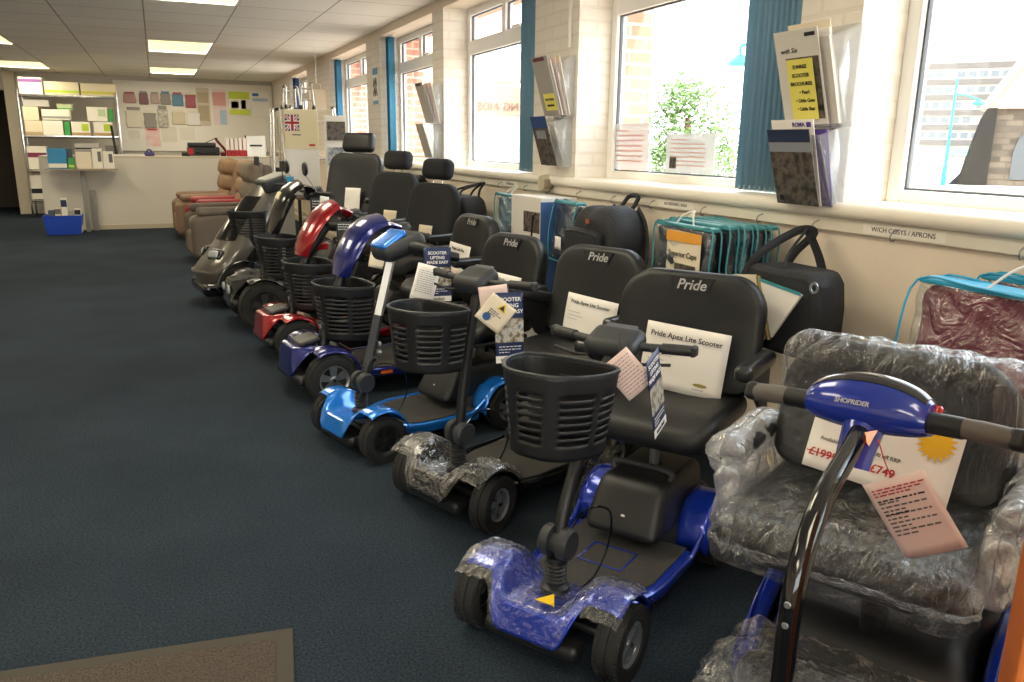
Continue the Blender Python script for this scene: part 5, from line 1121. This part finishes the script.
# packets on the wall
def packet(label, x, z, w_, h, m, top=white_p, name='hanging_packet'):
    t = thing(name, label, 'packet', (x, YB-.045, z), 0, 'packets hanging on the back wall')
    MB().rbox((0, 0, h*.42), (w_, .04, h*.84), .016, fn=lambda p: (p[0]*(1-.08*sin(p[2]*30+x)), p[1], p[2])).build('pouch', m, t); MB().box((0, .005, h*.9), (w_*.8, .004, h*.2)).build('header_card', top, t, smooth=False)
    MB().tube([(0, .04, h*.93), (0, -.03, h*.93)], .004, 5).build('peg', steel, t); return t
R2 = mat('red_packet', 'a8525a', .5); B2 = mat('blue_packet', '5a86a6', .5); G2 = mat('grey_cloth', '98928a', .7); W2 = mat('white_cloth', 'e4dcc8', .7); M2 = mat('maroon_packet', '8a6468', .6)
for (lb, x0, x1, z0, z1, m, tp) in (('red and grey packet, first of the top row of wall packets', -.50, -.28, 2.08, 2.29, mat('rosy_grey', 'b38a86', .5), R2), ('maroon packet, second of the top row', -.22, -.06, 2.06, 2.31, M2, G2), ('pinkish packet, third of the top row', -.02, .14, 2.08, 2.30, mat('pinkish', 'c3aaa4', .6), G2),
    ('grey and white packet, fourth of the top row', .16, .34, 2.07, 2.32, G2, B2), ('blue packet, fifth of the top row', .37, .57, 2.05, 2.31, B2, R2), ('red packet, sixth and last of the top row', .61, .80, 2.02, 2.32, R2, W2),
    ('large cream packet, first of the second row', -.49, -.20, 1.62, 2.01, W2, G2), ('black and white packet, second of the second row', -.17, .05, 1.62, 1.96, G2, W2), ('striped black and white packet, third of the second row', .08, .27, 1.63, 2.05, mat('stripey', 'b9b4a8', .7, noise=.5, nscale=20), G2),
    ('cream packet, fourth of the second row', .34, .58, 1.70, 1.98, mat('cream_cloth', 'd8cbb0', .7), W2), ('white plastic packet, fifth of the second row', .61, .86, 1.68, 1.97, mat('white_sheen', 'e9e4de', .3), W2)): packet(lb, (x0+x1)/2, z0, x1-x0, z1-z0, m, tp)
def poster(label, x0, x1, z0, z1, m, extra=None):
    t = thing('wall_poster', label, 'poster', ((x0+x1)/2, YB-.034, (z0+z1)/2), 0, 'papers on the back wall'); MB().box((0, 0, 0), (x1-x0, .004, z1-z0)).build('sheet', m, t, smooth=False)
    for (x, z, w_, h, mm, nm) in (extra or []): MB().box((x, -.004, z), (w_, .003, h)).build(nm, mm, t, smooth=False)
    return t
pk = mat('pink_print', 'e0a39c', .5); bl_ = mat('pale_blue_print', 'b7cbe0', .5)
poster('tall beige chart of small pictures on the back wall', .82, 1.06, 1.68, 2.41, mat('beige_sheet', 'cfc3ac', .6), [(0, .18, .2, .2, mat('beige_dark', 'b3a387', .6), 'picture'), (0, -.12, .2, .3, MATS['beige_dark'], 'picture')])
poster('pink and pale blue tall poster next to the beige chart', 1.12, 1.37, 1.70, 2.40, mat('pinkwhite', 'ecd6d4', .5), [(0, .16, .25, .26, pk, 'pink_panel'), (.06, -.2, .13, .28, bl_, 'blue_panel')])
poster('lime green poster with a black and white shoe photo', 1.43, 1.83, 1.91, 2.36, mat('lime_poster', 'cfe04a', .5), [(0, -.02, .40, .20, white_p, 'picture_ground'), (-.09, -.03, .14, .13, ink, 'shoe_picture'), (.08, -.02, .09, .17, ink, 'boot_picture')])
poster('white information sheet with blue heading, rightmost on the back wall', 1.86, 2.22, 1.90, 2.37, white_p, [(-.09, .18, .12, .06, mat('heading_blue', '3f73b8', .5), 'heading'), (.0, .08, .3, .06, bl_, 'blue_band')])
poster('pink gradient poster on the lower left of the back wall', -.17, .09, 1.27, 1.63, pic_pink, [(0, .14, .18, .03, ink_red, 'heading')])
poster('small blank sheet left of the pink poster', -.47, -.27, 1.41, 1.57, mat('offwhite_sheet', 'dcd5c6', .6)); poster('blank sheet right of the pink poster', .12, .40, 1.36, 1.65, MATS['offwhite_sheet']); poster('faint white sheet above the printer', .46, .74, 1.40, 1.65, mat('offwhite_b', 'e2dccf', .6))
# on the counter
pr = thing('printer', 'black multifunction printer with paper tray on the counter', 'printer', (.72, 14.62, 1.14))
MB().rbox((0, 0, .08), (.50, .36, .14), .02).build('body', black, pr); MB().rbox((-.02, .02, .185), (.44, .30, .07), .02).build('scanner_lid', dark, pr); MB().box((.10, -.05, .245), (.26, .02, .012), (0, RAD(-25), 0)).build('paper_support', black, pr, smooth=False)
MB().box((-.20, -.182, .08), (.08, .006, .10)).build('red_label', ink_red, pr, smooth=False); MB().box((.03, -.182, .05), (.32, .006, .03)).build('output_slot', gloss_black, pr, smooth=False); MB().box((-.28, -.0, .03), (.12, .2, .06)).build('side_tray', dark, pr, smooth=False)
ph = thing('red_telephone', 'red handset leaning behind the printer', 'telephone', (1.02, 14.75, 1.14)); MB().tube(smooth_path([(-.08, 0, .30), (-.06, 0, .25), (.03, 0, .14), (.08, 0, .06), (.09, 0, .01)], 5), .022, 8).build('handset', mat('dark_red', '7d1f2c', .5), ph); MB().rbox((.05, .02, .03), (.14, .1, .06), .015).build('base', MATS['dark_red'], ph)
for i in range(5):
    t = thing('ring_binder', ('red and white ring binder at the left end of the row', 'red and white ring binder, second from left', 'red and white ring binder in the middle of the row', 'red and white ring binder, second from right', 'red and white ring binder at the right end of the row')[i]+' on the counter', 'binder', (1.12+i*.068, 14.75, 1.14), 0, 'binders on the counter')
    MB().box((0, 0, .15), (.062, .26, .30)).build('cover', white_p, t, smooth=False, bevel=.002); MB().box((0, -.132, .05), (.062, .004, .10)).build('red_label', ink_red, t, smooth=False); MB().box((.027, -.132, .2), (.006, .004, .2)).build('red_edge', ink_red, t, smooth=False)
sb_ = thing('display_board', 'white framed panel with dark handle shape standing right of the binders', 'panel', (1.58, 14.7, 1.14)); MB().box((0, 0, .17), (.32, .02, .34)).build('panel', white_pl, sb_, smooth=False); MB().tube([(-.10, -.02, .18), (.10, -.02, .18)], .015, 6).build('bar', black, sb_); MB().box((-.165, 0, .17), (.02, .03, .36)).build('black_edge', black, sb_, smooth=False)
lc = thing('laptop', 'thin white folder lying flat on the counter', 'folder', (-.45, 14.55, 1.14)); MB().box((0, 0, .012), (.55, .28, .02)).build('cover', white_pl, lc, smooth=False)
pu = thing('tape_dispenser', 'small purple tape dispenser on the counter', 'stationery', (-.11, 14.55, 1.14)); MB().rbox((0, 0, .03), (.16, .08, .06), .02).build('body', mat('purple_plastic', '4a3f80', .4), pu); MB().lathe([(.02, -.02), (.045, -.02), (.045, .02), (.02, .02), (.02, -.02)], (0, 0, .07), 'y', 16).build('tape_roll', MATS['purple_plastic'], pu)
tag(MB().tube(smooth_path([(-.35, 14.5, 1.145), (-.25, 14.45, 1.15), (-.18, 14.5, 1.15)], 4), .008, 6).build('desk_cable', ink), 'short black cable lying on the counter', 'cable')
tag(MB().tube([(-.62, 15.2, 1.14), (-.66, 15.3, 1.62)], .02, 6).build('leaning_pole', ink), 'dark pole leaning beside the shelving rack', 'pole')
MB().bb((-.64, 15.0, 0), (-.58, 15.4, .05)).build('pole_stand', dark, bpy.data.objects['leaning_pole'])
# recliner chairs
def recliner(label, x, y, yaw, m, side, s=1.0):
    t = thing('recliner_chair', label, 'armchair', (x, y, 0), RAD(yaw), 'recliner chairs at the back of the shop')     # faces +x
    w_ = .86
    MB().rbox((.05, 0, .20), (.74, w_*.70, .30), .05).build('base', m, t)
    MB().rbox((.14, 0, .40), (.58, w_*.62, .20), .08, fn=lambda p: (p[0], p[1], p[2]+.03*cos(p[1]*5))).build('seat_cushion', m, t)
    MB().rbox((.40, 0, .22), (.10, w_*.60, .28), .045).build('footrest', m, t)
    for k, (z, th, ww) in enumerate(((.60, .20, .56), (.80, .22, .60), (1.02, .24, .62))): MB().rbox((-.27-.035*k, 0, z), (th, ww, .25), .09, (0, RAD(-12), 0)).build('back_cushion', m, t)
    MB().rbox((-.38, 0, .70), (.14, .66, .86), .07, (0, RAD(-10), 0)).build('back_shell', side, t)
    for s_ in (-1, 1):
        MB().rbox((.04, s_*(w_/2-.08), .33), (.84, .17, .54), .08, fn=lambda p: (p[0], p[1], p[2]-(.05*sstep((p[0]-.2)/.2) if p[2] > 0 else 0))).build('armrest', side, t)
        MB().rbox((.06, s_*(w_/2-.08), .60), (.66, .19, .10), .05).build('arm_pad', side, t)
    for sx_ in (-.25, .35):
        for s_ in (-1, 1): MB().lathe([(0, 0), (.03, 0), (.035, .05), (0, .05)], (sx_, s_*.28, 0), 'z', 10).build('foot', black, t)
    return t
beige = mat('beige_leather', '8d6f50', .6, noise=.1, nscale=5); beige_s = mat('beige_suede', '846a55', .7, noise=.1, nscale=5); redl = mat('red_leather', '8c2024', .5); greyf = mat('grey_velour', '6b6055', .85, noise=.12, nscale=6)
greyl = mat('grey_cushion', '857766', .85, noise=.12, nscale=6)
recliner('beige leather recliner chair nearest the counter', .62, 12.75, 183, beige, beige_s)
recliner('recliner chair with beige cushions and red leather sides, between beige and grey ones', .78, 11.55, 184, beige, redl)
recliner('grey velour recliner chair closest to the camera of the three', .72, 10.25, 184, greyl, greyf)
# walking frame, carton with flag, side table
tb = thing('display_table', 'dark display table carrying the tall white carton near the far window', 'table', (1.85, 10.3, 0))
MB().rbox((0, 0, .74), (.74, 1.16, .03), .008, mid=0).build('tabletop', mat('table_brown', '5c4636', .5), tb)
for sx_ in (-1, 1):
    for sy_ in (-1, 1): MB().tube([(sx_*.33, sy_*.45, 0), (sx_*.33, sy_*.45, .73)], .02, 8).build('leg', black, tb)
fb = thing('flag_carton', 'tall cream and white carton with a Union flag on the display table', 'box', (1.64, 10.30, .756), RAD(-3))
MB().bb((-.20, -.15, 0), (.20, .15, .55)).build('lower_carton', white_pl, fb, smooth=False, bevel=.004); MB().bb((-.20, -.15, .55), (.20, .15, 1.02)).build('upper_carton', mat('cream_carton', 'e9ddb8', .6), fb, smooth=False, bevel=.004)
fl = MB().box((-.105, -.153, .86), (.165, .004, .19)).build('flag_field', mat('flag_blue', '24306e', .6), fb, smooth=False)
dg = math.degrees(math.atan2(.19, .165)); fx, fz = -.105, .86
def flag_bar(w_, m, nm, y, diag):
    o = MB()
    if diag:
        c_ = MB()
        for sg in (-1, 1):
            a = math.atan2(.19*sg, .165); d = Vector((cos(a), sin(a))); n_ = Vector((-d.y, d.x))*w_/2; L = .5*math.hypot(.165, .19)-w_*.5
            pts = [-d*L-n_, d*L-n_, d*L+n_, -d*L+n_]; o.add([(fx+p.x, y, fz+p.y) for p in pts], [(0, 1, 2, 3)])
    else:
        o.box((fx, y, fz), (.165, .0008, w_)); o.box((fx, y, fz), (w_, .0008, .19))
    o.build(nm, m, fl, smooth=False)
flag_bar(.034, ink_white, 'white_saltire', -.1555, True); flag_bar(.012, ink_red, 'red_saltire', -.1565, True); flag_bar(.055, ink_white, 'white_cross', -.1575, False); flag_bar(.030, ink_red, 'red_cross', -.1585, False)
lines(fb, [], 1, 0); rect(fb, .12, .60, .07, .025, ink_red, 'red_word', -.153); rect(fb, -.06, .72, .10, .015, ink_soft, 'grey_word', -.153)
bpy.data.objects.remove(fb.children[-3]) if fb.children[-3].name.startswith('small_print') else None
alu = mat('aluminium_tube', 'dddbd6', .25, metal=.6)
def frame_walker(label, x, y, z, yaw, w_=.55, h=.80, d=.42):
    t = thing('walking_frame', label, 'walking frame', (x, y, z), RAD(yaw), 'aluminium walking frames by the far window')
    for s in (-1, 1):
        MB().tube(smooth_path([(s*w_*.55, -d/2, 0), (s*w_*.42, -d*.28, h*.88), (s*w_*.40, -d*.2, h), (s*w_*.40, d*.2, h), (s*w_*.42, d*.30, h*.88), (s*w_*.5, d/2, 0)], 5), .013, 8).build('side_frame', alu, t)
        MB().tube([(s*w_*.40, -d*.18, h+.004), (s*w_*.40, d*.16, h+.004)], .019, 8).build('handgrip', grip_m, t)
        for e in (-1, 1): MB().lathe([(0, 0), (.02, 0), (.016, .05), (0, .05)], (s*w_*(.55 if e < 0 else .5), e*d/2, 0), 'z', 10).build('rubber_foot', grip_m, t)
    MB().tube([(-w_*.42, d*.28, h*.84), (w_*.42, d*.28, h*.84)], .012, 8).build('crossbar', alu, t); MB().tube([(-w_*.47, d*.40, h*.4), (w_*.47, d*.40, h*.4)], .012, 8).build('crossbar', alu, t); return t
frame_walker('aluminium walking frame with grey grips left of the flag carton', 1.34, 10.2, .86, 88, .45, .90, .14)
frame_walker('large aluminium walking frame standing behind and right of the flag carton', 1.86, 10.66, .757, 0, .66, 1.06, .30)
frame_walker('small white walking frame standing on top of the flag carton', 1.55, 10.30, 1.776, 8, .17, .26, .2)
frame_walker('second white frame on top of the flag carton, beside the small one', 1.74, 10.30, 1.776, -10, .15, .30, .2)
st = thing('display_stand', 'pale stand holding small boxes left of the flag carton', 'stand', (1.365, 10.15, 0)); MB().bb((-.09, -.30, 0), (.09, .40, .84)).build('cabinet', mat('stand_grey', '8f8c86', .6), st, smooth=False); MB().bb((-.10, -.33, .84), (.10, .42, .86)).build('top', white_pl, st, smooth=False)
simple_box('small_box', 'bright cyan box beside the flag carton', 'box', (1.42, 9.95, .86), (.12, .08, .13), mat('cyan_box', '2f9fd0', .5), None, None)
simple_box('small_box', 'cream and black boxed item between the walking frames', 'box', (1.34, 10.08, .86), (.12, .1, .26), kraft, ink, None, bandz=.8)
simple_box('small_box', 'white and black box low beside the flag carton', 'box', (1.30, 9.9, .86), (.06, .08, .16), whc, ink, None, bandz=.8)
rkk = thing('leaflet_rack', 'white leaflet rack with dark photos right of the flag carton', 'leaflet rack', (2.02, 10.0, .757), RAD(-8))
MB().bb((-.13, 0, 0), (.13, .10, .95)).build('rack_body', white_pl, rkk, smooth=False)
for i in range(3): MB().bb((-.11, -.02, .06+i*.30), (.11, 0, .28+i*.30)).build('leaflet', [pic_road, photo_mat('picture_grey', ['30343c', 'a9adb5', 'e6e6e6'], 20), pic_dark][i], rkk, smooth=False)
tg_ = thing('paper_bag', 'beige paper carrier bag hanging high by the far window', 'bag', (1.98, 10.95, 1.80), RAD(0)); MB().loft([[(sx_*.11*k, sy_*.05*k2, z) for sx_, sy_ in ((-1, -1), (1, -1), (1, 1), (-1, 1))] for z, k, k2 in ((0, 1, 1), (.12, 1, .8), (.26, 1, .4))]).build('bag_body', mat('beige_paper', 'b7a892', .8), tg_, smooth=False)
MB().tube(smooth_path([(-.05, 0, .26), (-.04, 0, .32), (.04, 0, .32), (.05, 0, .26)], 4), .005, 6).build('bag_handle', MATS['beige_paper'], tg_); MB().tube([(0, 0, .32), (0, 0, CZ-1.8)], .003, 5).build('hanging_cord', white_pl, tg_)
